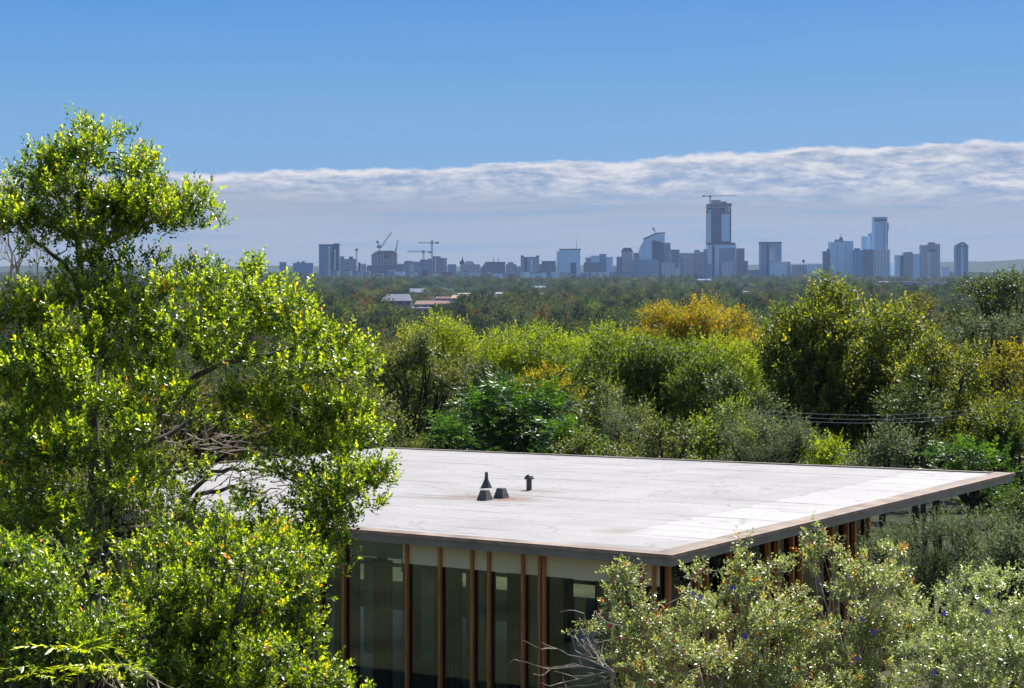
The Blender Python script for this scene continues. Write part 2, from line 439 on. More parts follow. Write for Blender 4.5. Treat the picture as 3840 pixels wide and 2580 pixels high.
    def strip3(name, mat, pts_fn, parent=roof):
        MBx = MB(); n = 14
        for s in range(n+1):
            for q in pts_fn(s/n): MBx.v.append(q)
        k = len(pts_fn(0))
        for s in range(n):
            for i in range(k):
                a = s*k+i; c = s*k+(i+1) % k
                MBx.f.append((a, c, c+k, a+k))
        MBx.f.append(tuple(reversed(range(k)))); MBx.f.append(tuple(n*k+i for i in range(k)))
        MBx.build(name, mat, parent)
    def front(t, a, b2, z0, z1, v0=0, v1=LV):
        v = v0+(v1-v0)*t
        return [(a, v, zt(0, v)+z0), (b2, v, zt(0, v)+z0), (b2, v, zt(0, v)+z1), (a, v, zt(0, v)+z1)]
    def right(t, a, b2, z0, z1, s0=0, s1=LU):
        u = s0+(s1-s0)*t
        return [(u, b2, zt(u, 0)+z0), (u, a, zt(u, 0)+z0), (u, a, zt(u, 0)+z1), (u, b2, zt(u, 0)+z1)]
    strip3('fascia', grey, lambda t: front(t, -.04, -.003, -.21, -.04, -.04, LV))
    strip3('fascia', grey, lambda t: right(t, -.04, -.003, -.21, -.04, 0, LU+.04))
    strip3('edge_flashing', brown, lambda t: front(t, -.03, .36, .003, .035, -.03, LV))
    strip3('edge_flashing', brown, lambda t: right(t, -.03, .48, .003, .035, .363, LU+.03))
    strip3('edge_lip', red, lambda t: front(t, -.075, -.032, -.042, .04, -.075, LV))
    strip3('edge_lip', red, lambda t: right(t, -.075, -.032, -.042, .04, -.031, LU+.06))
    strip3('back_flashing', grey, lambda t: [(LU-.12, LV*t, zt(LU, LV*t)+.003), (LU, LV*t, zt(LU, LV*t)+.003), (LU, LV*t, zt(LU, LV*t)+.04), (LU-.12, LV*t, zt(LU, LV*t)+.04)])
    # vents on the roof
    dark = noisy('dark_vent_metal', (.03,.03,.035), (.09,.085,.09), 5, .5, .4)
    slate = noisy('slotted_vent_grey', (.05,.055,.055), (.14,.14,.13), 4, .6, .3, (1,1,9))
    def vent(name, px, py, fn, lab):
        u, v = locate(px, py); mb = MB(); fn(mb, (u, v, zt(u, v)-.01)); o = mb.build(name, dark if 'cap' not in name else slate, roof)
        o['label'] = lab; return o
    vent('pipe_vent', 1824, 1829, lambda mb, c: mb.lathe(c, [(.17, 0), (.155, .03), (.065, .22), (.05, .26), (.043, .43), (.036, .44)], 14), 'tall tapering pipe vent with a flared base')
    vent('mushroom_vent', 1984, 1838, lambda mb, c: mb.lathe(c, [(.075, 0), (.075, .30), (.135, .31), (.135, .345), (.085, .41), (.03, .44)], 14), 'round vent pipe with a mushroom cap')
    for px, py in ((1818, 1875), (1880, 1867)):
        vent('vent_cap', px, py, lambda mb, c: mb.lathe(c, [(.22, 0), (.21, .03), (.125, .26), (.115, .27)], 4, True), 'squat tapered grey vent box')
    # walls: glass panes between wooden fins
    wood = noisy('orange_brown_wood', (.30,.105,.03), (.58,.22,.055), 3, .5, .4, (6,6,.5))
    gm, nt, out = new_mat('window_glass'); L = nt.links
    tr = N(nt, 'BsdfTransparent'); tr.inputs[0].default_value = (.80,.88,.84, 1)
    gl = N(nt, 'BsdfGlossy'); gl.inputs['Roughness'].default_value = .02; gl.inputs[0].default_value = (.9,.95,.93, 1)
    fr = N(nt, 'Fresnel'); fr.inputs[0].default_value = 1.45
    mx = N(nt, 'MixShader'); L.new(math_n(nt, 'ADD', fr.outputs[0], .015), mx.inputs[0]); L.new(tr.outputs[0], mx.inputs[1]); L.new(gl.outputs[0], mx.inputs[2])
    L.new(mx.outputs[0], out.inputs[0])
    ug = .50; vg = .50; Z0, Z1 = .05, 3.70
    fins = [at_front(px, .34) for px in (1110, 1190, 1280, 1517, 1641, 1762, 1825, 1953, 2016, 2032, 2288, 2330, 2400, 2445)]
    uend = at_right(3246, vg)
    finsr = [at_right(px, .34) for px in (2520, 2628, 2662, 2748, 2783, 2892, 2927, 2983, 3015, 3131, 3187, 3215)] + [uend]
    wall = empty('front_window_wall'); wall.parent = H
    f_sorted = sorted(fins, reverse=True)
    for v in fins:
        MB().box(.40, ug-.01, v-.036, v+.036, .06, 3.78).build('wooden_fin', wood, wall)
    vv = [LV-.6] + f_sorted + [vg]
    for a, c in zip(vv[:-1], vv[1:]):
        if a-c > .3: MB().box(ug, ug+.012, c, a, Z0, Z1).build('glass_pane', gm, wall)
    fr_m = noisy('dark_frame_and_fin_shade', (.012,.010,.009), (.03,.026,.022), 5, .5, .4)
    for v in fins: MB().box(ug+.016, ug+.07, v-.10, v+.06, .06, 3.72).build('frame_and_fin_shade', fr_m, wall)  # dark strips paint the shaded side of each fin
    MB().box(ug+.013, ug+.06, vg+.02, LV-.7, 3.16, 3.24).build('frame_and_fin_shade', fr_m, wall)
    wall2 = empty('side_window_wall'); wall2.parent = H
    for u in finsr:
        MB().box(u-.04, u+.04, .38, vg-.01, .06, 3.78).build('wooden_fin', wood, wall2)
    uu = [ug+.02] + sorted(finsr)
    for a, c in zip(uu[:-1], uu[1:]):
        if c-a > .3: MB().box(a, c, vg, vg+.012, Z0, Z1).build('glass_pane', gm, wall2)
    # interior
    beige = noisy('olive_beige_header', (.70,.60,.36), (.80,.70,.43), 1, .8, .2)
    green = noisy('grey_green_panel', (.09,.14,.12), (.27,.37,.31), 1.2, .6, .3)
    darkw = noisy('dark_wood_panel', (.03,.02,.014), (.09,.05,.03), 3, .6, .3, (4,4,.4))
    navy = noisy('dark_blue_floor', (.03,.05,.075), (.06,.09,.12), .8, .3, .5)
    pale = noisy('pale_ceiling', (.45,.43,.36), (.5,.48,.40), 1, .8, .2)
    vmx = at_front(1506, ug)
    MB().box(ug-.030, ug-.006, vg+.02, vmx-.05, 3.27, 3.72).build('header_beam', beige, H)
    MB().box(ug+.05, ug+.20, vmx+.02, LV-1, 3.34, 3.72).build('header_panel', green, H)
    MB().box(ug+.04, uend, vg+.04, LV-.8, -.25, .04).build('floor_slab', navy, H)
    MB().box(ug+.06, LU-.6, vg+.06, LV-.8, 3.725, 3.735).build('ceiling', pale, H)
    wall3 = empty('back_window_wall'); wall3.parent = H
    k = 0; v = vg+.4
    while v < LV-1.2:
        MB().box(uend-.05, uend+.1, v, v+.14, .045, 3.72).build('wooden_fin', darkw, wall3)
        if k % 4 == 2: MB().box(uend-.02, uend+.02, v+.145, v+.9, .045, 3.72).build('wall_panel', darkw, wall3)
        v += .92; k += 1
    MB().box(ug+.3, uend-.12, LV-1.0, LV-.8, .045, 3.72).build('end_wall', green, H)
    # inner partition: alternating dark timber panels and grey-green drapes parallel to the front
    v = 1.6; k = 0
    while v < 17:
        w_ = rng.uniform(.35, .75) if k % 2 == 0 else rng.uniform(.22, .55)
        if k % 2 == 0: MB().box(1.3, 1.42, v, v+w_, .045, 3.15).build('timber_panel', darkw, H)
        else: MB().box(1.5, 1.54, v, v+w_, .9, 3.15).build('drape', green, H)
        v += w_ + (.75 if k % 3 == 1 else .04); k += 1
    u = 3.6; k = 0
    while u < 15:
        w_ = rng.uniform(.3, .9)
        MB().box(u, u+w_, 2.6, 2.7, .045, 3.1).build('screen_panel', darkw if k % 2 else green, H)
        u += w_+.35; k += 1
    return H
house()

# armchair and table just seen behind the front glass
def indoor():
    ang = math.atan2(.843, .538); u1 = np.array((math.cos(ang), math.sin(ang))); u2 = np.array((-u1[1], u1[0]))
    p = np.array((3.28, 44.2)) + u1*1.6 + u2*3.9
    blue = noisy('faded_blue_cloth', (.05,.09,.12), (.10,.15,.18), 4, .8, .2)
    A = empty('armchair', (p[0], p[1], .05), ang+R(20), label='dark blue rounded armchair behind the front glass of the house', cat='armchair')
    MB().box(-.35, .35, -.35, .35, .12, .42).build('seat', blue, A)
    pts = [(.30*math.cos(a), .42*math.sin(a)+.42) for a in np.linspace(0, math.pi, 10)]
    MB().prism(pts, .25, .36).build('backrest', blue, A)
    for s in (-1, 1): MB().box(s*.35-.05, s*.35+.05, -.33, .24, .15, .62).build('armrest', blue, A)
    for s in (-1, 1):
        for q in (-1, 1): MB().tube([(s*.3, q*.3, 0), (s*.28, q*.28, .12)], .02).build('leg', M['bark_dark'], A)
indoor()

# ------------------------------------------------------------------ trees and shrubs close to the camera
SL = [0, 0]      # lower blobs stand nearer, shaped so the sun reaches the lower leaves
def pxblob(px, py, rx, ry, d, rd=None):
    d = d - SL[1]*max(0, py-SL[0])/F*d
    s = d/F; rd = (rx+ry)*.5*.8*s if rd is None else rd
    return (P(px, py, d), (rx*s, (rd if rd is not None else (rx+ry)/2*s), ry*s))

def inside(x, y, poly):
    c = False; n = len(poly)
    for i in range(n):
        (x0, y0), (x1, y1) = poly[i], poly[(i+1) % n]
        if (y0 > y) != (y1 > y) and x < (x1-x0)*(y-y0)/(y1-y0)+x0: c = not c
    return c
def filler(poly, step, d, r=.62, holes=(), dj=.5):
    out = []
    xs = [p[0] for p in poly]; ys = [p[1] for p in poly]
    y = min(ys); row = 0
    while y < max(ys):
        x = min(xs) + (row % 2)*step/2
        while x < max(xs):
            a, b = x+rng.uniform(-.25, .25)*step, y+rng.uniform(-.25, .25)*step
            if inside(a, b, poly) and not any(((a-h[0])/h[2])**2+((b-h[1])/h[3])**2 < 1 for h in holes):
                out.append(pxblob(a, b, step*r*rng.uniform(.75, 1.2), step*r*rng.uniform(.65, 1.1), d+rng.uniform(-dj, dj)))
            x += step
        y += step*.85; row += 1
    return out
def near_tree():
    D = 25.0; SL[:] = [650, .7]
    bl = [(290,620,110,120,0),(200,720,110,120,.4),(430,545,45,75,.2),(150,600,50,70,-.2),(310,540,60,60,.1),(80,740,60,80,0),(330,820,190,130,0),(520,790,140,110,.5),(620,800,110,85,.2),
          (760,770,60,70,.1),(700,840,90,70,.2),(500,700,110,90,0),(620,760,100,80,.1),(420,770,140,100,-.2),(130,830,140,80,-.1),(310,890,150,55,-.1),(560,850,130,70,-.1),(60,800,70,75,.2),(420,985,110,55,0),(540,1020,90,50,.1),(250,1020,90,50,0),(560,875,100,40,.1),(20,860,50,40,0),(380,920,90,60,.4),
          (350,1030,80,60,.2),
          (80,1230,170,120,-.2),(280,1180,150,120,.4),(500,1180,190,140,.1),(720,1080,150,110,.5),(830,1190,180,130,.6),(960,1070,120,95,.8),
          (1110,1170,110,95,.7),(1240,1320,105,95,.6),(1060,1260,150,120,.9),(1310,1370,85,95,.6),(1180,1400,130,70,.8),
          (640,1300,180,110,.3),(400,1360,190,130,0),(120,1400,190,150,-.3),(550,1460,120,90,.4),(880,1360,120,60,.9),
          (180,1560,170,120,-.2),(60,1700,120,140,0),(230,1760,80,120,-.6),(470,1560,80,50,.6),
          (980,1520,150,70,1.0),(1180,1560,160,90,.9),(1310,1560,90,80,.8),(1250,1690,150,85,.8),(1370,1780,110,110,.7),(1400,1850,80,75,.9),(1290,1860,110,80,1.0),
          (1290,1960,60,50,.9),(1100,1680,110,60,1.2),(860,1600,90,60,1.3),(900,1520,80,50,1.0),(1090,1790,70,40,1.1),
          (500,1720,70,50,.9),(560,1850,80,50,.7),(1200,1900,90,60,.9),(60,1880,120,110,.1),(170,1980,130,100,.3)]
    blobs = [pxblob(x, y, rx*.92, ry*.92, D+dz) for x, y, rx, ry, dz in bl]
    blobs += filler([(-60,780),(60,740),(110,620),(180,560),(300,500),(420,490),(490,580),(580,670),(700,740),(810,750),(790,860),(640,920),(540,930),(440,950),(380,1060),(560,1090),(700,1040),(840,980),(1000,1010),(1100,1060),(1180,1160),(1270,1300),(1370,1370),(1380,1440),(1180,1440),(960,1420),(800,1420),(650,1500),(480,1560),(390,1560),(250,1620),(250,1850),(190,2050),(-60,2050),(-60,1030),(180,1010),(330,1000),(200,960),(-60,900)], 150, D,
        .55, [(350,1800,85,330),(620,960,150,55),(70,985,170,85),(470,1690,60,60)], .6)
    blobs += filler([(960,1470),(1350,1480),(1430,1700),(1470,1830),(1400,1930),(1300,1970),(1200,1900),(1150,1740),(1000,1620),(860,1600)], 130, D+.8, .55)
    blobs += [pxblob(x, y, 90, 75, D+.9) for x, y in ((700,1960),(840,2010),(1000,2010),(1180,1960),(1230,2040),(1250,2140),(1170,2070),(1080,2010),(1220,1960))]
    blobs += [pxblob(x, y, 55, 30, D+1.6) for x, y in ((760,1800),(900,1900),(1120,1850),(640,1860),(1000,1780))]
    blobs += [pxblob(x, y, 70, 90, D-.5) for x, y in ((250,1500),(420,1560),(270,1700),(450,1850),(220,1950),(520,1640),(300,1380),(610,1470),(700,1560),(560,1580),(350,1540),(400,1930),(310,2060),(330,1700),(150,1750))]
    blobs += filler([(440,1560),(560,1560),(640,1700),(600,1850),(560,2050),(440,2000),(440,1750)], 110, D+.6, .45)
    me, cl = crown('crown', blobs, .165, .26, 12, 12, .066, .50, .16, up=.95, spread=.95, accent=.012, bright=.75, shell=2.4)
    T = empty('broadleaf_tree', (*P(340, 3240, D)[:2], 3.0), label='tall tree with glossy yellow-green leaves rising into the sky in front of the house', cat='tree')
    base = np.array(T.location)
    mb = MB()
    def S(pts, r0, r1, sides=8):
        q = [P(x, y, D+z) - base for x, y, z in pts]
        # refine
        out = []
        for a, b in zip(q[:-1], q[1:]):
            for t in (0, .33, .66): out.append(a+(b-a)*t + rng.normal(0, .012, 3))
        out.append(q[-1]); mb.tube(out, np.linspace(r0, r1, len(out)), sides); return out
    S([(345,3250,0),(345,2700,0),(335,2230,0)], .17, .14)
    main = S([(335,2230,0),(350,2080,0),(365,1900,0),(352,1750,0),(350,1600,.1),(335,1300,.2),(300,1050,.2),(290,820,.2),(320,600,.2)], .12, .025)
    S([(335,2230,0),(400,2120,.1),(460,2040,.2),(500,1990,.2),(600,1970,.3),(700,1930,.5),(745,1860,.6),(860,1830,.7),(1000,1850,.8)], .09, .012)
    S([(355,1850,0),(420,1700,.2),(500,1600,.3),(620,1530,.4),(700,1430,.5),(830,1360,.6),(1000,1330,.7),(1180,1290,.7)], .085, .015)
    S([(420,1700,.2),(540,1680,.3),(610,1640,.4),(680,1600,.6),(830,1480,.8),(1000,1490,.9),(1180,1560,.9)], .05, .012)
    S([(370,1790,0),(520,1760,.3),(640,1780,.5),(730,1750,.6),(830,1690,.8),(960,1690,.9),(1150,1740,.9),(1300,1780,.8)], .04, .010)
    S([(700,1870,.6),(800,1770,.7),(900,1760,.8),(1050,1770,1.0),(1180,1850,.9)], .03, .008)
    S([(650,1540,.4),(700,1480,.6),(850,1480,.8),(1050,1500,.9)], .03, .008)
    S([(335,2230,0),(270,2130,-.1),(230,2060,-.1),(170,2010,0),(90,1960,0)], .07, .02)
    S([(60,1970,.1),(-10,1920,.2),(-60,1830,.2)], .04, .02)
    S([(345,1500,.1),(250,1400,0),(150,1300,-.1),(60,1200,-.2)], .05, .012)
    S([(335,1250,.2),(450,1150,.3),(600,1080,.4),(760,1050,.5),(930,1050,.7)], .05, .012)
    S([(300,1050,.2),(200,960,.2),(90,860,.2),(40,800,.2)], .035, .01)
    S([(300,980,.2),(420,900,.3),(560,840,.4),(700,790,.2)], .04, .01)
    S([(290,820,.2),(230,740,.3),(190,640,.3),(150,560,0)], .03, .008)
    # twigs into the clumps
    rel = cl - base; segs = np.array(mb.v)
    nodes = np.concatenate([segs[::31]])
    pick = rng.choice(len(rel), min(420, len(rel)), replace=False)
    for j in pick:
        dd = np.linalg.norm(nodes - rel[j], axis=1); s = nodes[np.argmin(dd + rng.uniform(0, .4, len(dd)))]
        if np.linalg.norm(s-rel[j]) < 1.0: mb.tube(wob(s, rel[j], 5, .08, .03), np.linspace(.012, .004, 5), 4)
    mb.build('trunk', M['bark'], T, smooth=True)
    # bare inner twigs that show in the gap over the roof
    tw = MB()
    for _ in range(95):
        a = P(rng.uniform(620, 1150), rng.uniform(1740, 1960), D+rng.uniform(.3, 1.0)) - base
        b = a + np.array((rng.uniform(.1, .55), rng.uniform(-.2, .2), rng.uniform(-.12, .3)))
        tw.tube(wob(a, b, 5, .10), np.linspace(.010, .003, 5), 4)
    for _ in range(60):
        a = P(rng.uniform(500, 900), rng.uniform(1500, 1700), D+rng.uniform(.3, 1.0)) - base
        b = a + np.array((rng.uniform(-.1, .55), rng.uniform(-.2, .2), rng.uniform(-.1, .3)))
        tw.tube(wob(a, b, 5, .10), np.linspace(.010, .003, 5), 4)
    tw.build('bare_twigs', M['twig'], T)
    o = link('crown', me, None, M['near']); o.parent = T; o.location = -T.location
near_tree()

def leafy(name, label, cat, blobs, mat, base, r0, cp, twig_n=5, group=None, barkm='bark', fork=.35, accents=None, stems=1, sprays=0):
    """a plant that is crown + trunk under an Empty at its foot"""
    base = np.array(base, float)
    T = empty(name, base, label=label, cat=cat, group=group)
    blobs = [(np.array(c)-base, r) for c, r in blobs]
    me, cl = crown('crown', blobs, **cp)
    if sprays:
        top = cl[np.argsort(-(cl[:, 2] + rng.normal(0, .35, len(cl))))[:sprays*2]]
        top = top[rng.choice(len(top), sprays, replace=False)]; sb = MB(); B, Dn, Ln = [], [], []
        for c in top:
            o = norm(c-np.mean(cl, axis=0)); L_ = rng.uniform(.2, .5)
            d0 = norm(np.array((o[0]*.8, o[1]*.5, 1.0)) + rng.normal(0, .25, 3)); p = c.copy(); pp = [p.copy()]
            for q in range(7):
                d0 = norm(d0 + np.array((o[0]*.10, o[1]*.1, -.13))); p = p + d0*L_/7; pp.append(p.copy())
                B.append(p.copy()); Dn.append(norm(d0+rng.normal(0, .35, 3))); Ln.append(.12)
            sb.tube(pp, np.linspace(.009, .003, len(pp)), 4)
        lv = shoots_to_leaves(np.array(B), np.array(Dn), np.array(Ln), 6, cp['L'], cp['W'], 1.2, cp.get('accent', 0), bright=.9)
        link('spray_leaves', leaf_mesh('spray_leaves', *lv), T, mat); sb.build('arching_sprays', M['twig'], T)
    cen = [b[0] for b in blobs]
    mb = MB(); mc = np.mean(cen, axis=0)
    fk = mc*fork; fk[2] = max(.3, mc[2]*fork*1.3)
    for s in range(stems):
        st = rng.normal(0, .15, 3)*(stems > 1); st[2] = 0
        limbs(mb, st, fk + st*2, cen[s::stems], r0, cl, twig_n)
    link('crown', me, T, mat)
    mb.build('trunk' if stems == 1 else 'stems', M[barkm], T, smooth=True)
    if accents:
        nm, mat2, n, size = accents
        fl = MB(); pick = rng.choice(len(cl), n)
        for j in pick:
            c = cl[j] + rng.normal(0, .12, 3) + np.array((0, -.25, .12))
            for k in range(5):
                a = k*1.257+rng.uniform(0, .4); e = c + size*np.array((math.cos(a), -.35, math.sin(a)))
                q = c + size*.6*np.array((math.cos(a+.5), -.1, math.sin(a+.5))); w = c + size*.6*np.array((math.cos(a-.5), -.1, math.sin(a-.5)))
                i = len(fl.v); fl.v += [tuple(c), tuple(w), tuple(e), tuple(q)]; fl.f.append((i, i+1, i+2, i+3))
        fl.build(nm, M[mat2], T)
    return T

SL[:] = [1950, .6]
CP_N = dict(clump_r=.14, clump_k=.22, per_clump=12, k=12, L=.056, W=.50, slen=.14, up=.6, accent=.015, bright=.7, shell=2.0)
def gp(px, d):
    x = (px-1920)/F*d; return (x, d, float(gz(x, d)))
leafy('evergreen_shrub', 'bright yellow-green bush against the corner of the glass wall, below the tall tree', 'shrub',
      [pxblob(x-70, y, rx, ry, 20.5+dz) for x, y, rx, ry, dz in [(1180,2110,110,90,0),(1240,2200,75,90,.2),(1120,2260,140,110,0),(1180,2400,100,110,.2),(1080,2440,130,120,.1),(1190,2540,110,80,0),(1340,2570,75,45,.1),(1080,2620,140,90,0)]] + filler([(1000,2060),(1190,2090),(1210,2250),(1170,2380),(1130,2460),(1250,2570),(1330,2570),(1330,2640),(950,2640),(950,2200)], 130, 20.5, .55),
      M['near'], gp(1130, 19.5), .07, CP_N, sprays=18)
leafy('evergreen_shrub', 'wide dark green bush in the middle of the thicket under the tall tree', 'shrub',
      [pxblob(x, y, rx, ry, 19.6+dz) for x, y, rx, ry, dz in [(620,2120,130,100,.3),(820,2080,140,100,.4),(980,2080,120,90,.3),(700,2260,170,120,0),(900,2260,160,130,.2),(560,2330,130,130,.1),(760,2430,180,130,-.2),(950,2450,150,130,0),(600,2540,150,110,-.2),(850,2580,180,100,0),(1020,2020,90,60,.4)]] + filler([(450,2120),(560,2020),(700,2010),(900,1990),(1050,2000),(1080,2200),(1080,2640),(450,2640)], 140, 19.6, .6),
      M['near'], gp(780, 18.8), .09, CP_N)
leafy('evergreen_shrub', 'dark glossy bush around the forked trunk at the edge of the thicket', 'shrub',
      [pxblob(x, y, rx, ry, 19.2+dz) for x, y, rx, ry, dz in [(80,2120,130,110,0),(180,2200,120,110,-.6),(70,2300,150,120,-.2),(250,2350,140,90,-.5),(120,2450,170,120,-.3),(330,2430,130,90,-.5),(430,2400,110,110,-.1),(60,2570,150,90,-.3),(420,2560,140,80,-.3)]] + filler([(-60,2050),(200,2060),(270,2150),(300,2240),(420,2260),(480,2200),(500,2640),(-60,2640)], 140, 19.2, .6, [], .4),
      M['near_dark'], gp(160, 18.4), .09, CP_N)

def bare_tree():
    base = np.array(gp(-60, 31.0))
    T = empty('bare_tree', base, label='leafless grey twigs of a bare tree beside the tall tree, against the sky', cat='tree')
    mb = MB()
    fork = P(-40, 1350, 31) - base
    mb.tube(wob((0,0,0), fork, 7, .02), np.linspace(.14, .07, 7), 7)
    def br(a, d, L, r, lev):
        b = a + d*L; pts = wob(a, b, 5, .07); mb.tube(pts, np.linspace(r, r*.5, 5), 5 if r > .01 else 4)
        if lev == 0: return
        for _ in range(3 if lev > 1 else 4):
            nd = norm(d + rng.normal(0, .45, 3) + UP*.12); br(np.array(pts[rng.integers(2, 5)]), nd, L*rng.uniform(.55, .8), r*.55, lev-1)
    for a in (-.3, .1, .45, .8): br(fork, norm(np.array((a+.1, rng.uniform(-.3, .3), 1.0))), 1.0, .04, 4)
    mb.build('branches', M['twig'], T)
bare_tree()

def frond_plant():
    base = np.array(gp(180, 17.5))
    T = empty('frond_plant', base, label='young plant with feathery yellow-green fronds poking out at the bottom of the thicket', cat='plant')
    B, Dn, Ln = [], [], []
    mb = MB()
    tips = [(240,2440,.0),(330,2430,.05),(150,2500,0),(290,2500,.1),(210,2540,.05),(370,2490,.05)]
    for x, y, z in tips:
        a = P(x, y, 17.5+z) - base
        B.append(a); dx = -1 if x < 260 else 1
        d = norm(np.array((dx*rng.uniform(.6, 1), rng.uniform(-.4, .2), rng.uniform(.1, .35)))); Dn.append(d); Ln.append(.42)
        B.append(a + np.array((.02, 0, -.03))); Dn.append(norm(d*np.array((-.7, 1, 1.5)))); Ln.append(.36)
        mb.tube(wob((rng.uniform(-.05, .05), 0, 0), a, 6, .03), np.linspace(.016, .006, 6), 5)
    l = shoots_to_leaves(np.array(B), np.array(Dn), np.array(Ln), 26, .115, .22, 1.3, planar=True, droop=.35, bright=.6)
    link('fronds', leaf_mesh('fronds', *l[:5], np.clip(l[5]+.35, 0, .94)), T, M['near'])
    mb.build('stems', M['bark'], T)
frond_plant()

def dry_twigs(name, label, px, d, paths, r=.012):
    base = np.array(gp(px, d)); T = empty(name, base, label=label, cat='branch'); mb = MB()
    root = P(*paths[0][0], d) - base
    mb.tube(wob((0, 0, 0), root, 6, .03), np.linspace(r*2.2, r*1.3, 6), 5)
    for p in paths:
        q = [P(x, y, d + .25*math.sin(i*1.3+x)) - base for i, (x, y) in enumerate(p)]
        out = []
        for a, b in zip(q[:-1], q[1:]):
            for t in (0, .5): out.append(a+(b-a)*t+rng.normal(0, .006, 3))
        out.append(q[-1]); mb.tube(out, np.linspace(r, r*.35, len(out)), 6)
        for _ in range(3):
            a = out[rng.integers(1, len(out))]; dr = norm(out[-1]-out[0] + rng.normal(0, .5, 3))
            mb.tube(wob(a, a+dr*rng.uniform(.12, .35), 4, .1), np.linspace(r*.5, r*.2, 4), 4)
    mb.build('twigs', M['twig'], T); return T
dry_twigs('dead_branch', 'bare pale dead branch reaching across the dark window glass', 2330, 27.3,
  [[(2300,2520),(2200,2470),(2130,2455),(2090,2430),(2030,2433),(1960,2400)],[(2300,2520),(2180,2500),(2060,2510),(2010,2495),(1945,2478)],
   [(2300,2520),(2250,2470),(2200,2460),(2160,2440),(2140,2380)],[(2220,2460),(2170,2410),(2155,2380)],[(2200,2450),(2240,2410),(2290,2400)],
   [(2300,2520),(2230,2530),(2110,2560),(2060,2572),(2030,2560)],[(2180,2500),(2080,2500),(2040,2530),(2000,2527)],[(2300,2520),(2250,2560),(2160,2575),(2090,2580)],
   [(2230,2440),(2190,2405),(2175,2400)],[(2260,2500),(2200,2390),(2190,2300)],[(2330,2350),(2270,2330),(2230,2290)]], .011)
dry_twigs('dead_branch', 'tangle of dry grey twigs at the bottom of the thicket under the tall tree', 420, 17.7,
  [[(470,2600),(400,2560),(380,2530),(420,2500)],[(470,2600),(440,2540),(400,2500),(390,2480)],[(600,2600),(590,2550),(540,2530),(510,2540)],[(600,2600),(560,2560),(550,2530)]], .009)

SL[:] = [2050, .75]
CP_S = dict(clump_r=.15, clump_k=.17, per_clump=11, k=10, L=.060, W=.52, slen=.15, up=.45, spread=1.2, accent=.05, bright=.75, shell=2.0, seedspread=.7)
leafy('flowering_shrub', 'tall arching shrub with red-tinged leaves in front of the corner of the glass house', 'shrub',
      [pxblob(x, y+12, rx*.95, ry*.9, 29+dz) for x, y, rx, ry, dz in [(2350,2180,60,60,0),(2330,2260,85,60,.2),(2300,2360,100,70,0),(2450,2380,90,75,.2),(2340,2150,30,50,.1),(2420,2250,45,50,0),(2400,2480,140,90,0),(2560,2470,130,100,.1),(2450,2590,160,80,0),(2590,2170,40,50,.1),(2290,2440,70,50,.2)]] + filler([(2300,2260),(2380,2260),(2430,2360),(2540,2380),(2560,2640),(2420,2640),(2330,2540),(2240,2480),(2240,2380)], 105, 29, .6),
      M['shrub'], gp(2430, 29), .05, dict(CP_S, accent=.045), barkm='twig', stems=3, sprays=30, accents=('crimson_blossoms', 'pink', 14, .035))
leafy('flowering_shrub', 'rounded grey-green shrub with purple flowers below the roof edge, middle of the shrubbery', 'shrub',
      [pxblob(x, y+25, rx*.95, ry*.85, 30+dz) for x, y, rx, ry, dz in [(2600,2220,60,60,0),(2700,2230,90,70,.1),(2800,2160,90,75,0),(2860,2130,60,50,.1),(2930,2120,40,40,0),(2940,2260,90,85,0),(2640,2330,120,90,-.1),(2800,2330,150,110,.1),(2960,2380,120,100,0),(2720,2470,150,110,-.2),(2900,2540,170,100,0),(2790,2090,35,40,0)]] + filler([(2560,2330),(2640,2300),(2760,2210),(2860,2180),(2950,2180),(3000,2300),(3060,2400),(3060,2640),(2500,2640),(2500,2400)], 120, 30, .6),
      M['shrub'], gp(2780, 30), .05, CP_S, barkm='twig', stems=3, sprays=30, accents=('purple_blossoms', 'purple', 5, .05))
leafy('flowering_shrub', 'large shrub with amber leaf tips and arching pale stems beside the last wooden fins', 'shrub',
      [pxblob(x, y+50, rx*.9, ry*.8, 31+dz) for x, y, rx, ry, dz in [(3080,1990,35,35,0),(3130,2040,60,50,0),(3180,2090,85,60,.1),(3260,2100,90,65,0),(3060,2050,40,40,0),(3330,2150,95,70,.1),(3180,2190,110,80,0),(3340,2260,130,90,0),(3200,2330,130,100,-.1),(3420,2230,70,60,.2),(3080,2400,120,100,0),(3260,2470,150,110,-.1),(3120,2560,150,80,0),(3420,2330,100,80,0),(3350,2020,30,50,.2)]] + filler([(3150,2120),(3220,2110),(3300,2150),(3420,2250),(3480,2320),(3500,2640),(3000,2640),(3000,2420),(3140,2330),(3160,2200)], 120, 31, .6),
      M['shrub'], gp(3220, 31), .06, dict(CP_S, accent=.035), barkm='twig', stems=3, sprays=30, accents=('purple_blossoms', 'purple', 6, .05))
leafy('flowering_shrub', 'pale yellow-green shrub filling the bottom corner beside the amber-tipped shrub', 'shrub',
      [pxblob(x, y+12, rx*.95, ry*.9, 28.5+dz) for x, y, rx, ry, dz in [(3600,2230,110,80,.2),(3750,2180,110,80,.3),(3520,2330,120,90,0),(3700,2330,150,100,0),(3860,2280,110,110,0),(3560,2460,150,110,-.2),(3760,2470,160,120,-.2),(3480,2570,140,90,-.3),(3680,2600,180,90,-.3),(3880,2560,140,100,-.2)]] + filler([(3420,2380),(3560,2290),(3720,2240),(3920,2220),(3920,2640),(3400,2640),(3400,2400)], 130, 28.7, .6),
      M['shrub2'], gp(3680, 28.5), .06, dict(CP_S, accent=.015), barkm='twig', stems=3, sprays=30, accents=('purple_blossoms', 'purple', 4, .05))
CP_J = dict(clump_r=.42, clump_k=.05, per_clump=60, k=10, L=.10, W=.22, slen=.40, up=.75, spread=.6, bright=.6, shell=2.2)
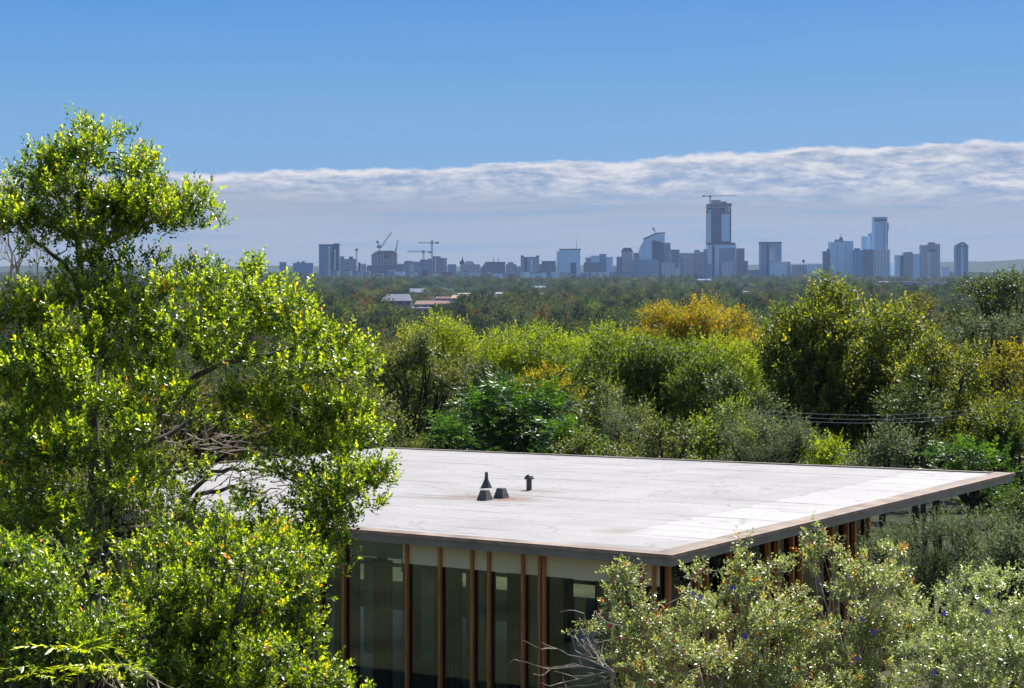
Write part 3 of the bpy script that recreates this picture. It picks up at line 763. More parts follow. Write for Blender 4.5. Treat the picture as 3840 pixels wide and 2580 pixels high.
leafy('juniper', 'silvery grey-green juniper standing under the overhanging tip of the roof', 'shrub',
      [pxblob(x, y+48, rx*.9, ry*.9, 50+dz) for x, y, rx, ry, dz in [(3330,2010,80,80,0),(3430,1985,90,90,.3),(3530,1960,90,90,0),(3640,1945,80,85,.3),(3720,1930,60,80,.3),(3450,2090,150,100,0),(3640,2080,140,110,.3),(3560,2170,170,110,0),(3740,2100,120,110,.5),(3290,2060,80,90,.3),(3360,2160,140,100,.2)]],
      M['grey'], gp(3500, 50), .14, dict(CP_J, clump_r=.30, L=.12, slen=.30, clump_k=.20, per_clump=30), barkm='bark_dark')

# ------------------------------------------------------------------ trees behind the house
def mid_tree(name, label, x0, x1, ytop, ybot, D, mat, leaf=.18, W=.55, up=.5, accent=0, bright=.6, nb=8, planar=False,
             droop=0, k=7, dens=1.0, slen=.55, bark='bark_dark', cat='tree', flat=.5, spread=1.0, clr=.155, depth=.75, group='trees behind the house'):
    ybot += 90; nb = int(nb*2.1)
    s = D/F; w = (x1-x0)/2*s; cx = (x0+x1)/2
    h = (ybot-ytop)/2*s
    c0 = P(cx, (ytop+ybot)/2, D)
    blobs = []
    # one blob crowning the top, the rest spread over the dome
    for i in range(nb):
        if i == 0: o = np.array((rng.uniform(-.15, .15), 0, .62))
        else:
            a = 2*math.pi*(i*.618 % 1) ; r = .35 + .3*((i*.37) % 1)
            o = np.array((math.cos(a)*r*1.05, math.sin(a)*r, rng.uniform(-.75, .48) + .12*(1-r)))
        rr = rng.uniform(.24, .46)
        blobs.append((c0 + o*np.array((w*1.22, w*depth, h*1.03)), (w*rr*1.05, w*depth*rr*1.05, max(h, w*.5)*rr*.95)))
    x, y = c0[0], c0[1]
    base = np.array((x, y, float(gz(x, y))-.1))
    T = empty(name, base, label=label, cat=cat, group=group)
    blobs = [(b-base, r) for b, r in blobs]
    size = max(w, .8)
    cr = min(max(.30, clr*size*1.3), .75)
    pc = int(6.5*dens*(cr/leaf)**2*.5/k*7)
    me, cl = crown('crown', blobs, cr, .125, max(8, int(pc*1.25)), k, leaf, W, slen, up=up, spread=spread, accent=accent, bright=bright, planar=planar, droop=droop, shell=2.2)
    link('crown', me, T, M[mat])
    mb = MB(); cen = [b[0] for b in blobs]
    fk = np.array((0, 0, max(1.0, (c0[2]-base[2]) - h*.75)))
    limbs(mb, (0, 0, 0), fk, cen, .035*w+.12, cl, 5, 6)
    mb.build('trunk', M[bark], T, smooth=True)
    return T

Mt = mid_tree
# back row
Mt('golden_tree', 'orange-gold topped tree, the most orange of the wood behind the house', 2290, 2840, 1140, 1420, 132, 'gold', accent=.1, nb=12)
Mt('yellow_tree', 'bright yellow-green tree in the row above the white roof, below the tallest tower', 2560, 2930, 1240, 1600, 118, 'yellow', nb=9)
Mt('yellow_tree', 'broad pale yellow tree above the two roof vents', 1510, 1960, 1200, 1500, 124, 'yellow', nb=12, accent=.06)
Mt('yellow_tree', 'small yellow tree between the broad pale yellow tree and the green dome tree', 1820, 2240, 1225, 1500, 122, 'yellow', nb=12)
Mt('yellow_tree', 'low yellow-green tree filling the gap behind the orange-gold tree', 2130, 2450, 1235, 1480, 130, 'yellow', nb=7, bright=.5)
Mt('grey_oak', 'dull grey-green tree peeping up right behind the orange-gold topped tree', 2660, 2960, 1155, 1400, 160, 'grey', leaf=.24)
Mt('oak_tree', 'brownish olive oak behind the shoulder of the big yellow-tipped tree', 3300, 3620, 1080, 1350, 165, 'brown', leaf=.24)
Mt('oak_tree', 'dark green oak crowning the edge of the wood, tallest beside the hills', 3580, 3960, 1015, 1290, 150, 'oak', leaf=.24, accent=.03, nb=9)
Mt('grey_oak', 'silvery grey tree under the dark green oak', 3520, 3900, 1160, 1420, 142, 'grey', leaf=.22)
Mt('grey_oak', 'purplish grey half bare tree between the tall tree and the olive tree', 1330, 1560, 1230, 1500, 125, 'brown', leaf=.2, dens=.7)
Mt('green_tree', 'domed green tree with a dark shaded heart behind the rear edge of the roof', 2140, 2680, 1225, 1620, 108, 'green', nb=14)
Mt('green_tree', 'deep green tree between the domed tree and the bright yellow-green tree', 2500, 2800, 1290, 1680, 104, 'green', nb=10, bright=.4)
Mt('large_tree', 'biggest tree behind the roof, wide crown with yellow tips and dark limbs', 2790, 3500, 1050, 1720, 100, 'bigtree', nb=24, accent=.08, up=.8, leaf=.22)
Mt('yellow_tipped_tree', 'yellow-tipped tree leaning against the biggest tree, toward the hills', 3330, 3730, 1240, 1720, 96, 'bigtree', nb=11, accent=.09, up=.7)
Mt('golden_tree', 'amber tree at the frame edge below the silvery grey tree', 3660, 3980, 1290, 1560, 92, 'gold', nb=7, bright=.4)
Mt('green_tree', 'dark green tree at the frame edge beyond the tip of the roof', 3600, 3980, 1470, 1900, 84, 'bigtree', nb=9, bright=.4)
Mt('olive_tree', 'spreading olive-grey tree with dark leaning limbs where the roof meets the tall tree', 1380, 1740, 1250, 1640, 98, 'olive', nb=11, dens=.85)
Mt('golden_tree', 'small orange tree squeezed between the lush feathery tree and the domed tree', 1960, 2170, 1370, 1540, 105, 'gold', nb=6)
Mt('olive_tree', 'dark olive tree hidden behind the branches of the tall tree', 900, 1420, 1330, 1680, 92, 'olive', nb=10, dens=.8)
Mt('grey_oak', 'grey-brown tree showing through the gaps of the tall tree', 480, 1000, 1400, 1760, 90, 'brown', nb=9, dens=.8)
Mt('green_tree', 'green tree mostly hidden by the tall tree at the frame edge', -60, 560, 1250, 1720, 96, 'green', nb=10)
Mt('oak_tree', 'shadowy green tree filling the gap between the olive-grey tree and the broad pale yellow tree', 1600, 1900, 1330, 1640, 106, 'oak', nb=8)
Mt('oak_tree', 'dark tree closing the gap at the foot of the bright yellow-green tree', 2640, 2920, 1380, 1700, 95, 'oak', nb=8)
Mt('oak_tree', 'shadowy tree in the dark gap between the biggest tree and the yellow-tipped tree', 3280, 3560, 1420, 1740, 88, 'oak', nb=8)
Mt('green_tree', 'yellowish green tree just behind the small orange tree', 1880, 2220, 1300, 1560, 116, 'green', nb=8, bright=.8)
Mt('olive_tree', 'olive tree between the small orange tree and the wispy grey shrub', 2080, 2420, 1440, 1680, 92, 'olive', nb=8)
# front row against the back edge of the roof
Mt('feathery_tree', 'lush green tree with large drooping feathery leaves behind the roof vents', 1730, 2110, 1410, 1730, 82, 'lush', leaf=.26, W=.34, planar=True, droop=.45, k=16, slen=1.0, nb=12, dens=.8, up=.3, spread=1.5)
Mt('feathery_tree', 'smaller feathery lush green tree touching the roof edge left of the big one', 1570, 1800, 1560, 1740, 80, 'lush', leaf=.24, W=.34, planar=True, droop=.4, k=14, slen=.9, nb=6, dens=.8, up=.3, spread=1.5)
Mt('feathery_tree', 'feathery lush green tree spilling down between the roof and the wispy shrubs', 1980, 2230, 1560, 1760, 79, 'lush', leaf=.24, W=.34, planar=True, droop=.5, k=14, slen=.9, nb=6, dens=.7, up=.3, spread=1.5)
Mt('leafy_shrub', 'bright green feathery shrub just behind the tip of the roof', 3500, 3780, 1640, 1840, 76, 'lush', leaf=.22, W=.36, planar=True, droop=.4, k=14, slen=.8, nb=7, cat='shrub', bright=.9, group='shrubs behind the roof')
SG = dict(cat='shrub', group='shrubs behind the roof', clr=.17)
Mt('wispy_shrub', 'pale wispy grey shrub behind the middle of the roof edge', 2220, 2420, 1530, 1740, 82, 'grey', leaf=.14, W=.25, up=1.1, k=9, slen=.8, nb=6, **SG)
Mt('rounded_shrub', 'olive green rounded shrub next to the pale wispy shrub', 2370, 2600, 1560, 1780, 80, 'olive', leaf=.16, nb=7, **SG)
Mt('rounded_shrub', 'yellow-green rounded shrub under the bright yellow-green tree', 2560, 2860, 1510, 1780, 83, 'green', leaf=.16, nb=8, bright=.9, **SG)
Mt('rounded_shrub', 'wide silvery shrub with arching sprays under the biggest tree', 2680, 3060, 1540, 1800, 80, 'grey', leaf=.15, W=.3, up=.9, nb=10, **SG)
Mt('rounded_shrub', 'small sunlit yellow shrub at the foot of the biggest tree', 3010, 3200, 1640, 1810, 79, 'yellow', leaf=.15, nb=6, **SG)
Mt('rounded_shrub', 'grey-green shrub with a pale slanting branch under the yellow-tipped tree', 3180, 3440, 1620, 1830, 78, 'grey', leaf=.15, nb=7, **SG)
Mt('rounded_shrub', 'low olive bush along the rear roof edge under the olive-grey tree', 1420, 1620, 1580, 1740, 79, 'olive', leaf=.15, nb=6, **SG)
Mt('rounded_shrub', 'dull green bush along the rear roof edge between the two feathery trees', 2100, 2300, 1640, 1760, 77, 'olive', leaf=.15, nb=5, **SG)
Mt('rounded_shrub', 'dark green thicket at the frame edge behind the juniper', 3680, 3960, 1850, 2160, 66, 'oak', leaf=.14, nb=8, **SG)
Mt('rounded_shrub', 'grey-green bush right of the juniper, above the pale corner shrub', 3660, 3960, 1990, 2260, 48, 'grey', leaf=.10, nb=8, **SG)

for a in ((-250, 250, 1560, 1980, 40, 'rounded bush added left of the house for the glass to reflect, at the frame edge'), (150, 620, 1640, 1990, 41.5, 'lower bush added for the glass to reflect, half hidden behind the tall tree')):  # bushes added beside the house to reflect in the front glass
    Mt('reflection_bush', a[5], a[0], a[1], a[2], a[3], a[4], 'olive', leaf=.10, nb=7, cat='shrub', group='garden bushes beside the house')
# overhead wires in front of the biggest tree
wire = noisy('blue_grey_wire', (.10,.16,.20), (.16,.22,.26), 3, .5, .4)
for y, lab in ((1512, 'thin wire crossing the biggest tree, top of the three'), (1528, 'thin wire crossing the biggest tree, middle of the three'), (1542, 'thin wire crossing the biggest tree, bottom of the three')):
    a = P(2700, y+14, 84); b = P(4000, y-22, 84)
    pts = [a+(b-a)*t - UP*.5*math.sin(math.pi*t) for t in np.linspace(0, 1, 16)]
    MB().tube(pts, .007, 5).build('overhead_wire', wire, None, label=lab, cat='wire', group='overhead wires')

# ------------------------------------------------------------------ valley buildings and the wood round them
VB = []
def vmat(name, c, rough=.6): return noisy(name, tuple(v*.85 for v in c), c, .15, .95, .05)
def valley_building(name, label, x0, x1, ytop, yeave, ybot, roofc, wallc, gable=True, cat='building', group=None, clear=True, depth=.5):
    base_z = -31.0
    D = F*(CAMZ-base_z)/(max(ybot, ytop+6)-1000) if ybot > 1035 else 5200
    D = min(D, 5200)
    s = D/F; w = (x1-x0)*s; cx = (x0+x1)/2
    x = (cx-1920)*s; g = float(gz(x, D))
    zt_, ze = CAMZ-(ytop-1000)*s - g, CAMZ-(yeave-1000)*s - g
    T = empty(name, (x, D, g), label=label, cat=cat, group=group)
    wm = vmat(name+'_wall', wallc); rm = vmat(name+'_roof', roofc, .45)
    dp = max(12, w*depth)
    MB().box(-w/2+.3, w/2-.3, .3, dp-.3, -2, ze).build('wall', wm, T)
    r = MB()
    if gable and zt_-ze > .5:
        ins = w*.06
        r.v += [(-w/2,0,ze),(w/2,0,ze),(w/2,dp,ze),(-w/2,dp,ze),(-w/2+ins,dp*.5,zt_),(w/2-ins,dp*.5,zt_)]
        r.f += [(0,1,5,4),(1,2,5),(2,3,4,5),(3,0,4),(3,2,1,0)]
    else:
        r.box(-w/2, w/2, 0, dp, ze+.01, max(zt_, ze+.5))
    r.build('roof', rm, T)
    dk = vmat(name+'_window', (.04,.05,.07), .2)
    n = max(2, int(w/7)); hh = max(1.2, ze*.35)
    for i in range(min(n, 9)):
        xx = -w/2 + w*(i+.5)/min(n, 9)
        MB().box(xx-w/min(n, 9)*.28, xx+w/min(n, 9)*.28, .22, .295, ze*.45, ze*.45+hh).build('window', dk, T)
    if clear: VB.append((x0-6, x1+6, D, ybot))
    return T
valley_building('warehouse', 'white ribbed hipped warehouse roof standing out of the valley wood', 1425, 1542, 1103, 1128, 1150, (.36,.36,.40), (.2,.2,.24))
valley_building('school_building', 'long building with a rust red roof and pale walls in the valley wood', 1552, 1688, 1128, 1141, 1158, (.30,.19,.16), (.30,.32,.37))
valley_building('shed', 'low cream shed in front of the rust red roof', 1524, 1612, 1153, 1158, 1165, (.62,.55,.48), (.55,.52,.5), gable=False)
valley_building('school_building', 'low building with a dark brown roof behind the rust red roof', 1630, 1705, 1112, 1120, 1128, (.22,.13,.11), (.40,.36,.35))
valley_building('school_building', 'sunlit tan and white roof, nearer the rust red one of the two tan roofs', 1690, 1782, 1107, 1118, 1133, (.50,.38,.27), (.52,.46,.38))
valley_building('school_building', 'sunlit tan and white roof, farther from the rust red one of the two tan roofs', 1796, 1872, 1106, 1117, 1130, (.50,.38,.27), (.52,.46,.38))
valley_building('hall', 'pale grey sloping roof behind the white warehouse', 1532, 1592, 1082, 1096, 1104, (.45,.47,.52), (.3,.3,.33))
valley_building('house', 'small house with a pinkish roof just above the two tan roofs', 1716, 1772, 1099, 1103, 1109, (.50,.36,.34), (.35,.3,.3))
valley_building('house', 'grey house peeping up at the end of the tan roofs', 1838, 1884, 1097, 1101, 1107, (.45,.42,.45), (.35,.33,.35))
valley_building('house', 'grey-roofed house alone in the trees behind the warehouse and the tan roofs', 1622, 1676, 1080, 1085, 1090, (.35,.36,.40), (.3,.3,.33))
valley_building('house', 'pink house with a white roof below the glass tower with the antenna', 2012, 2052, 1099, 1105, 1118, (.50,.44,.46), (.40,.24,.28))
valley_building('house', 'blue-grey roof in the dark trees above the pink house', 2006, 2048, 1072, 1079, 1084, (.35,.42,.55), (.2,.22,.28))
valley_building('pavilion', 'dark pavilion with a pale blue roof below the tallest tower', 2616, 2668, 1046, 1051, 1060, (.24,.28,.36), (.05,.07,.12))
valley_building('house', 'white low house left of a twin, below the blocky twin-coloured tower', 2786, 2820, 1092, 1096, 1101, (.26,.28,.34), (.2,.22,.28))
valley_building('house', 'white low house right of a twin, below the blocky twin-coloured tower', 2874, 2916, 1091, 1096, 1101, (.26,.28,.34), (.2,.22,.28))
valley_building('hall', 'white barrel roofed hall at the end of the long purplish block', 3296, 3332, 1054, 1060, 1072, (.28,.30,.36), (.2,.22,.28))
valley_building('school_building', 'long low purplish block in the wood below the twin-stepped tower', 3336, 3452, 1056, 1062, 1072, (.26,.20,.34), (.34,.28,.38), gable=False)
valley_building('school_building', 'low pink-red block below the round-topped tower', 3478, 3520, 1056, 1060, 1072, (.45,.28,.36), (.42,.22,.28), gable=False)
valley_building('house', 'bright white roof in front of the pink-red block', 3456, 3516, 1074, 1080, 1086, (.32,.33,.38), (.24,.24,.32))
valley_building('house', 'dark blue roof to the left of the bright white roof', 3396, 3452, 1074, 1079, 1086, (.08,.11,.28), (.2,.2,.3))

mast_m = vmat('pale_mast_metal', (.5,.52,.56))
T = empty('pylon', (*gp(1590, 1020)[:2], gp(1590, 1020)[2]), label='slim pale pole standing in the near valley trees', cat='pole')
hz = CAMZ-(1175-1000)*1020/F - T.location.z
MB().lathe((0, 0, 0), [(.35, 0), (.18, hz)], 8).build('mast', mast_m, T)
MB().box(-1.6, 1.6, -.15, .15, hz-3, hz-2.6).build('crossarm', mast_m, T)

# far tree templates
def far_mesh(i):
    bl = []
    w = rng.uniform(4.5, 6.5); h = rng.uniform(3.2, 4.6)
    nb = int(rng.integers(4, 7))
    for j in range(nb):
        a = j*2.4+i; r = .5*w*(.9 if j else 0)
        bl.append(((math.cos(a)*r, math.sin(a)*r, 5.0+rng.uniform(0, 2.5)+(1.5 if j == 0 else 0)), (w*.5, w*.5, h*.55)))
    me, cl = crown('far_crown', bl, 1.15, .085, 7, 4, .95, .75, 1.2, up=.5, bright=.8, shell=2.0)
    return me
far_variants = []
for key in ('far_dark', 'far_green', 'far_green', 'far_grey', 'far_brown', 'far_yellow', 'far_dark', 'far_grey'):
    me = far_mesh(len(far_variants)); me.materials.append(M[key]); far_variants.append((key, me))

def blocked(x, y, top=11.5):
    px = 1920 + F*x/y; g = float(gz(x, y)); ty = 1000 + F*(CAMZ-(g+top))/y
    for x0, x1, D, yb in VB:
        r = 7*F/y
        if x0-r < px < x1+r and y < D+4 and ty < yb-2: return True
        if x0-r < px < x1+r and D-6 < y < D+45: return True
    return False

LM = [(1300, 'the rounded glass tower'), (1380, 'the low stepped blocks'), (1470, 'the half-built concrete tower'), (1560, 'the flat-jib cranes'), (1650, 'the high crane'),
      (1740, 'the domed hall'), (1860, 'the long dark slab'), (1990, 'the horned block'), (2060, 'the purple block'), (2140, 'the antenna tower'), (2240, 'the stepped glass block'),
      (2350, 'the mansard tower'), (2450, 'the slant-topped tower'), (2570, 'the low grey blocks'), (2710, 'the tallest tower'), (2800, 'the dusky stepped block'), (2890, 'the twin-coloured tower'),
      (3030, 'the empty stretch of skyline'), (3150, 'the spired tower'), (3300, 'the second tallest tower'), (3400, 'the low pale trio'), (3490, 'the twin-stepped tower'), (3610, 'the round-topped tower'), (3760, 'the hills')]
CN = {'far_dark': 'dark green', 'far_green': 'mid green', 'far_grey': 'grey-green', 'far_brown': 'rusty brown', 'far_yellow': 'yellow-green'}
pts_all = []
y = 240.0
while y < 8400:
    step = 15 if y < 2200 else (18 if y < 4000 else 22)
    half = 60 + y*.34
    xs = np.arange(-half, half, step)
    for x in xs:
        xx = x + rng.uniform(-.45, .45)*step; yy = y + rng.uniform(-.45, .45)*step
        pts_all.append((xx, yy))
    y += step
pts_all = np.array(pts_all)
px_all = 1920 + F*pts_all[:, 0]/pts_all[:, 1]
# individuals: the nearest trees of the valley wood that show between the skyline and the yellow trees
seen = {}
ind = []
order = np.argsort(pts_all[:, 1])
keepmask = np.ones(len(pts_all), bool)
for i in order:
    x, yv = pts_all[i]; px = px_all[i]
    if yv < 860 or yv > 1500 or len(ind) >= 230: continue
    lo = 1290
    if not (lo < px < 3560): continue
    if blocked(x, yv): continue
    ty = 1000 + F*(CAMZ-(gz(x, yv)+11))/yv
    hid = np.interp(px, [1290, 1500, 1560, 2000, 2300, 2350, 2750, 2860, 3500, 3560], [1250, 1250, 1225, 1240, 1245, 1180, 1200, 1120, 1110, 1060])
    if ty > hid: continue
    if rng.uniform() < .35: continue
    ind.append(i); keepmask[i] = False
for n_, i in enumerate(ind):
    x, yv = pts_all[i]; px = px_all[i]
    key, me = far_variants[[0, 1, 2, 3, 4, 5, 6, 7, 1, 3, 0][int(rng.integers(0, 11))]]
    lm = min(LM, key=lambda a: abs(a[0]-px))[1]
    row = 'front edge' if yv < 1000 else ('second row' if yv < 1150 else ('middle' if yv < 1300 else 'far half'))
    lab = f"{CN[key]} tree in the {row} of the wood below {lm}"
    q = seen.get(lab, 0); seen[lab] = q+1
    o = bpy.data.objects.new('valley_tree', me); col.objects.link(o)
    s = rng.uniform(1.0, 2.0); o.location = (x, yv, float(gz(x, yv))-.5); o.scale = (s, s, s*rng.uniform(.65, .95)); o.rotation_euler = (0, 0, rng.uniform(0, 6.28))
    tag(o, lab, 'tree', 'trees of the valley wood')

# the rest of the far wood reads as one mass
tcol = bpy.data.collections.new('far_tree_kinds')
for key, me in far_variants:
    o = bpy.data.objects.new('far_tree_kind', me); tcol.objects.link(o)
for key in ('far_dark', 'far_green'):
    for k_, me in far_variants:
        if k_ == key: o = bpy.data.objects.new('far_tree_kind', me); tcol.objects.link(o); break
P3 = []
for i in np.nonzero(keepmask)[0]:
    x, yv = pts_all[i]
    if blocked(x, yv): continue
    if yv > 2600 and rng.uniform() < .12: continue
    if 5050 < yv < 5900 and rng.uniform() < .55: continue
    P3.append((float(x), float(yv), float(gz(x, yv))-.5))
me = bpy.data.meshes.new('far_wood'); me.from_pydata(P3, [], []); me.update()
wood_o = link('far_wood', me, None, None, kind='stuff', label='far-off mixed wood of green, grey and rusty crowns reaching to the city')
ng = bpy.data.node_groups.new('scatter', 'GeometryNodeTree')
ng.interface.new_socket('Geometry', in_out='INPUT', socket_type='NodeSocketGeometry')
ng.interface.new_socket('Geometry', in_out='OUTPUT', socket_type='NodeSocketGeometry')
gi = ng.nodes.new('NodeGroupInput'); go = ng.nodes.new('NodeGroupOutput')
ip = ng.nodes.new('GeometryNodeInstanceOnPoints'); ci = ng.nodes.new('GeometryNodeCollectionInfo')
ci.inputs['Collection'].default_value = tcol; ci.inputs['Separate Children'].default_value = True; ci.inputs['Reset Children'].default_value = True
ip.inputs['Pick Instance'].default_value = True
rs = ng.nodes.new('FunctionNodeRandomValue'); rs.data_type = 'FLOAT_VECTOR'
rs.inputs[0].default_value = (.8, .8, .55); rs.inputs[1].default_value = (2.2, 2.2, 1.9)
rr = ng.nodes.new('FunctionNodeRandomValue'); rr.data_type = 'FLOAT_VECTOR'
rr.inputs[0].default_value = (0, 0, 0); rr.inputs[1].default_value = (0, 0, 6.28); rr.inputs['Seed'].default_value = 5
ng.links.new(gi.outputs[0], ip.inputs['Points']); ng.links.new(ci.outputs[0], ip.inputs['Instance'])
ng.links.new(rr.outputs[0], ip.inputs['Rotation']); ng.links.new(rs.outputs[0], ip.inputs['Scale'])
ng.links.new(ip.outputs[0], go.inputs[0])
md = wood_o.modifiers.new('scatter', 'NODES'); md.node_group = ng

# ------------------------------------------------------------------ skyline
SKY_D = 5400.0
S = SKY_D/F
fm = {
 'blueglass': facade('blue_glass_facade', (.24,.34,.46), (.04,.10,.22)),
 'lightglass': facade('light_glass_facade', (.62,.74,.84), (.26,.44,.62)),
 'darkglass': facade('dark_glass_facade', (.025,.045,.10), (.01,.025,.07)),
 'grey': facade('grey_concrete_facade', (.34,.38,.45), (.08,.11,.18), gx=.6),
 'pale': facade('pale_stone_facade', (.60,.60,.64), (.18,.22,.30), gx=.5),
 'tan': facade('tan_stone_facade', (.46,.43,.46), (.12,.14,.20), gx=.5),
 'purple': facade('dusky_brick_facade', (.19,.18,.24), (.05,.06,.11), gx=.5),
 'concrete': facade('bare_concrete_frame', (.40,.38,.38), (.06,.06,.08), gx=.7, rough=.7),
 'rust': noisy('rust_red_formwork', (.20,.08,.06), (.32,.14,.11), .1, .8, .2),
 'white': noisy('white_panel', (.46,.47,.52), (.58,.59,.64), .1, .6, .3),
 'dark': noisy('dark_roof_plant', (.03,.035,.05), (.07,.07,.09), .1, .7, .2),
 'steel': noisy('grey_crane_steel', (.10,.10,.12), (.18,.17,.18), .5, .6, .3),
}
def tower(name, label, parts, cat='tower', dy=0, rot=0, group=None):
    """parts: (part name, x0, x1, ytop, ybot, material, front offset m, depth m) or (…, 'poly', outline)"""
    xs = [p[1] for p in parts] + [p[2] for p in parts]
    cx = (min(xs)+max(xs))/2; D = SKY_D+dy; s = D/F
    x = (cx-1920)*s; g = float(gz(x, D))-2
    T = empty(name, (x, D, g), R(rot), label=label, cat=cat, group=group)
    for p in parts:
        nm, x0, x1, yt, yb, mt = p[:6]
        fo = p[6] if len(p) > 6 else 0
        w = (x1-x0)*s; dp = p[7] if len(p) > 7 else max(12, min(45, w*.8))
        X0, X1 = (x0-cx)*s, (x1-cx)*s
        Z1 = CAMZ-(yt-1000)*s - g; Z0 = 0 if yb is None else CAMZ-(yb-1000)*s - g
        mb = MB(); extra = p[8] if len(p) > 8 else None
        if extra is None: mb.box(X0, X1, fo, fo+dp, Z0, Z1)
        elif extra == 'round':
            n = 12; xm, rw = (X0+X1)/2, (X1-X0)/2
            pts = [(xm+rw*math.cos(a), fo+dp*.5-dp*.5*math.sin(a)) for a in np.linspace(0, math.pi, n)] + [(X0, fo+dp), (X1, fo+dp)]
            k = len(pts); mb.v += [(a, b, Z0) for a, b in pts]+[(a, b, Z1) for a, b in pts]
            mb.f += [tuple(range(k)), tuple(reversed(range(k, 2*k)))] + [(i, k+i, k+(i+1) % k, (i+1) % k) for i in range(k)]
        elif extra == 'arch':
            n = 12; xm, rw = (X0+X1)/2, (X1-X0)/2
            pts = [(X0, Z0)] + [(xm-rw*math.cos(a), Z1-rw+rw*math.sin(a)) for a in np.linspace(0, math.pi, n)] + [(X1, Z0)]
            mb.prism(pts, fo, fo+dp)
        elif extra == 'mansard':
            i = (X1-X0)*.22; mb.prism([(X0, Z0), (X1, Z0), (X1-i, Z1), (X0+i, Z1)], fo, fo+dp)
        elif extra == 'spire':
            mb.lathe(((X0+X1)/2, fo+dp/2, Z0), [((X1-X0)/2, 0), ((X1-X0)/6, (Z1-Z0)*.5), (.25, Z1-Z0)], 8)
        else:
            pts = [((a-cx)*s, (CAMZ-(b-1000)*s-g) if b is not None else 0) for a, b in extra]
            mb.prism(pts, fo, fo+dp)
        me_ = mb.mesh(nm)
        if 1:
            import bmesh
            bm = bmesh.new(); bm.from_mesh(me_); bmesh.ops.recalc_face_normals(bm, faces=bm.faces); bm.to_mesh(me_); bm.free()
        link(nm, me_, T, fm[mt])
    return T

t = tower
t('office_block', 'low blue-grey block with roof boxes at the end of the skyline, by the tall tree', [('wall',1099,1172,986,None,'blueglass'),('roof_box',1112,1122,981,986.2,'dark',6,10),('roof_box',1130,1142,980,986.2,'dark',6,10)], 'building')
t('office_block', 'small blue block peeping over the tall tree', [('wall',1048,1074,983,None,'blueglass')], 'building', dy=60)
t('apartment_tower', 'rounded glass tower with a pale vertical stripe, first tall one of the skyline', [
   ('curved_wall',1193,1250,919,None,'blueglass',0,38,'round'),('curved_crown',1192,1250,916,921,'dark',-1,40,'round'),('side_slab',1250,1270,915,None,'darkglass',2,30),('painted_sunlit_stripe',1253,1260,935,None,'white',-1.5,3),('light_fin',1232,1238,925,None,'lightglass',-2.5,6),('slab_crown',1250,1272,913,918,'dark',1,31)])  # white stripe paints the sunlit side of the slab
t('office_block', 'grey stepped block beside the rounded glass tower', [('wall',1274,1291,961,None,'grey'),('middle_wing',1291,1335,971,None,'grey',3),('penthouse',1308,1322,962,971.2,'dark',8,12)], 'building')
t('office_block', 'two narrow low blocks, one dark and one pale, before the half-built tower', [('dark_wing',1343,1351,984,None,'darkglass'),('pale_wing',1351.2,1373,989,None,'pale')], 'building')
t('half_built_tower', 'half-built concrete tower with ragged top and rusty formwork', [
   ('frame',1393,1489,952,None,'concrete',0,45),('upper_frame',1400,1486,947,952,'rust',3,38),('core',1414,1477,940,947,'concrete',8,25),('deck',1405,1484,943.5,945.5,'dark',2,40),('podium',1378,1503,998,None,'purple',-12,11.5),('podium_deck',1376,1505,995,998,'rust',-13,14),('dark_bay',1440,1462,958,968,'dark',-.6,.5)], 'tower')
t('office_block', 'low flat block just past the half-built tower', [('wall',1491,1514,989,None,'grey')], 'building')
t('office_block', 'wide grey block under the lower flat-jib crane', [('wall',1515,1574,981,None,'grey'),('roof_box',1520,1545,978,981.2,'dark',6,14),('white_bay',1535,1553,992,None,'white',-1,.8)], 'building')
t('office_block', 'darker block stepping up behind the crane mast', [('wall',1575,1604,973,None,'blueglass'),('upper_wing',1604.2,1620,969,None,'blueglass',2)], 'building')
t('concrete_block', 'pale unfinished block under the higher flat-jib crane', [('frame',1621,1652,965,None,'concrete'),('top_deck',1620,1653,961,965,'grey',-1,28),('side_frame',1652.3,1675,971,None,'grey',3),('side_deck',1652.3,1676,968,971,'rust',2,22),('pale_fin',1630,1637,968,None,'white',-1,.8)], 'building')
t('office_block', 'small flat block between the pale unfinished block and the domed hall', [('wall',1678,1711,991,None,'grey')], 'building')
t('domed_hall', 'low hall with a pale curved roof and a dark spiked turret', [('wall',1726,1800,991,None,'tan'),('curved_roof',1738,1782,979,991,'white',2,30,'mansard'),('turret',1724,1740,978,991.2,'dark',3,14),('spike',1730,1738,958,978.2,'dark',6,6,'spire')], 'hall')
t('office_slab', 'long dark slab with sloping ends and two tiny masts on top', [('wall',1820,1894,987,None,'purple'),('roof_edge',1819,1896,982,987,'dark',-1,34),('sloping_wing',1806,1819.8,1000,None,'purple',2,20,[(1806,1003),(1819,985),(1819,None),(1806,None)]),('mast',1849,1853,961,982.2,'dark',8,4,'spire'),('mast',1868,1871,961,982.2,'dark',8,4,'spire')], 'building')
t('office_block', 'pale stepped block attached to the long dark slab', [('wall',1897,1936,990,None,'grey'),('upper_floor',1905,1925,983,990.2,'grey',3,16)], 'building')
t('hotel_block', 'square block with horned roof corners', [('wall',1953,2022,963,None,'grey'),('horn',1953,1964,958,963.2,'dark',2,20),('horn',2011,2022,958,963.2,'dark',2,20),('pale_bay',1990,1998,972,None,'lightglass',-1,.8),('dark_bay',1966,1976,968,None,'darkglass',-1,.8)], 'building')  # one bay in light glass, one in dark glass
t('office_block', 'plain dusky purple box beside the antenna tower', [('wall',2032,2084,983,None,'purple'),('roof_edge',2031,2085,979,983,'dark',-1,36)], 'building')
t('office_block', 'little grey link block behind the purple box', [('wall',2022,2032,990,None,'grey')], 'building', dy=30)
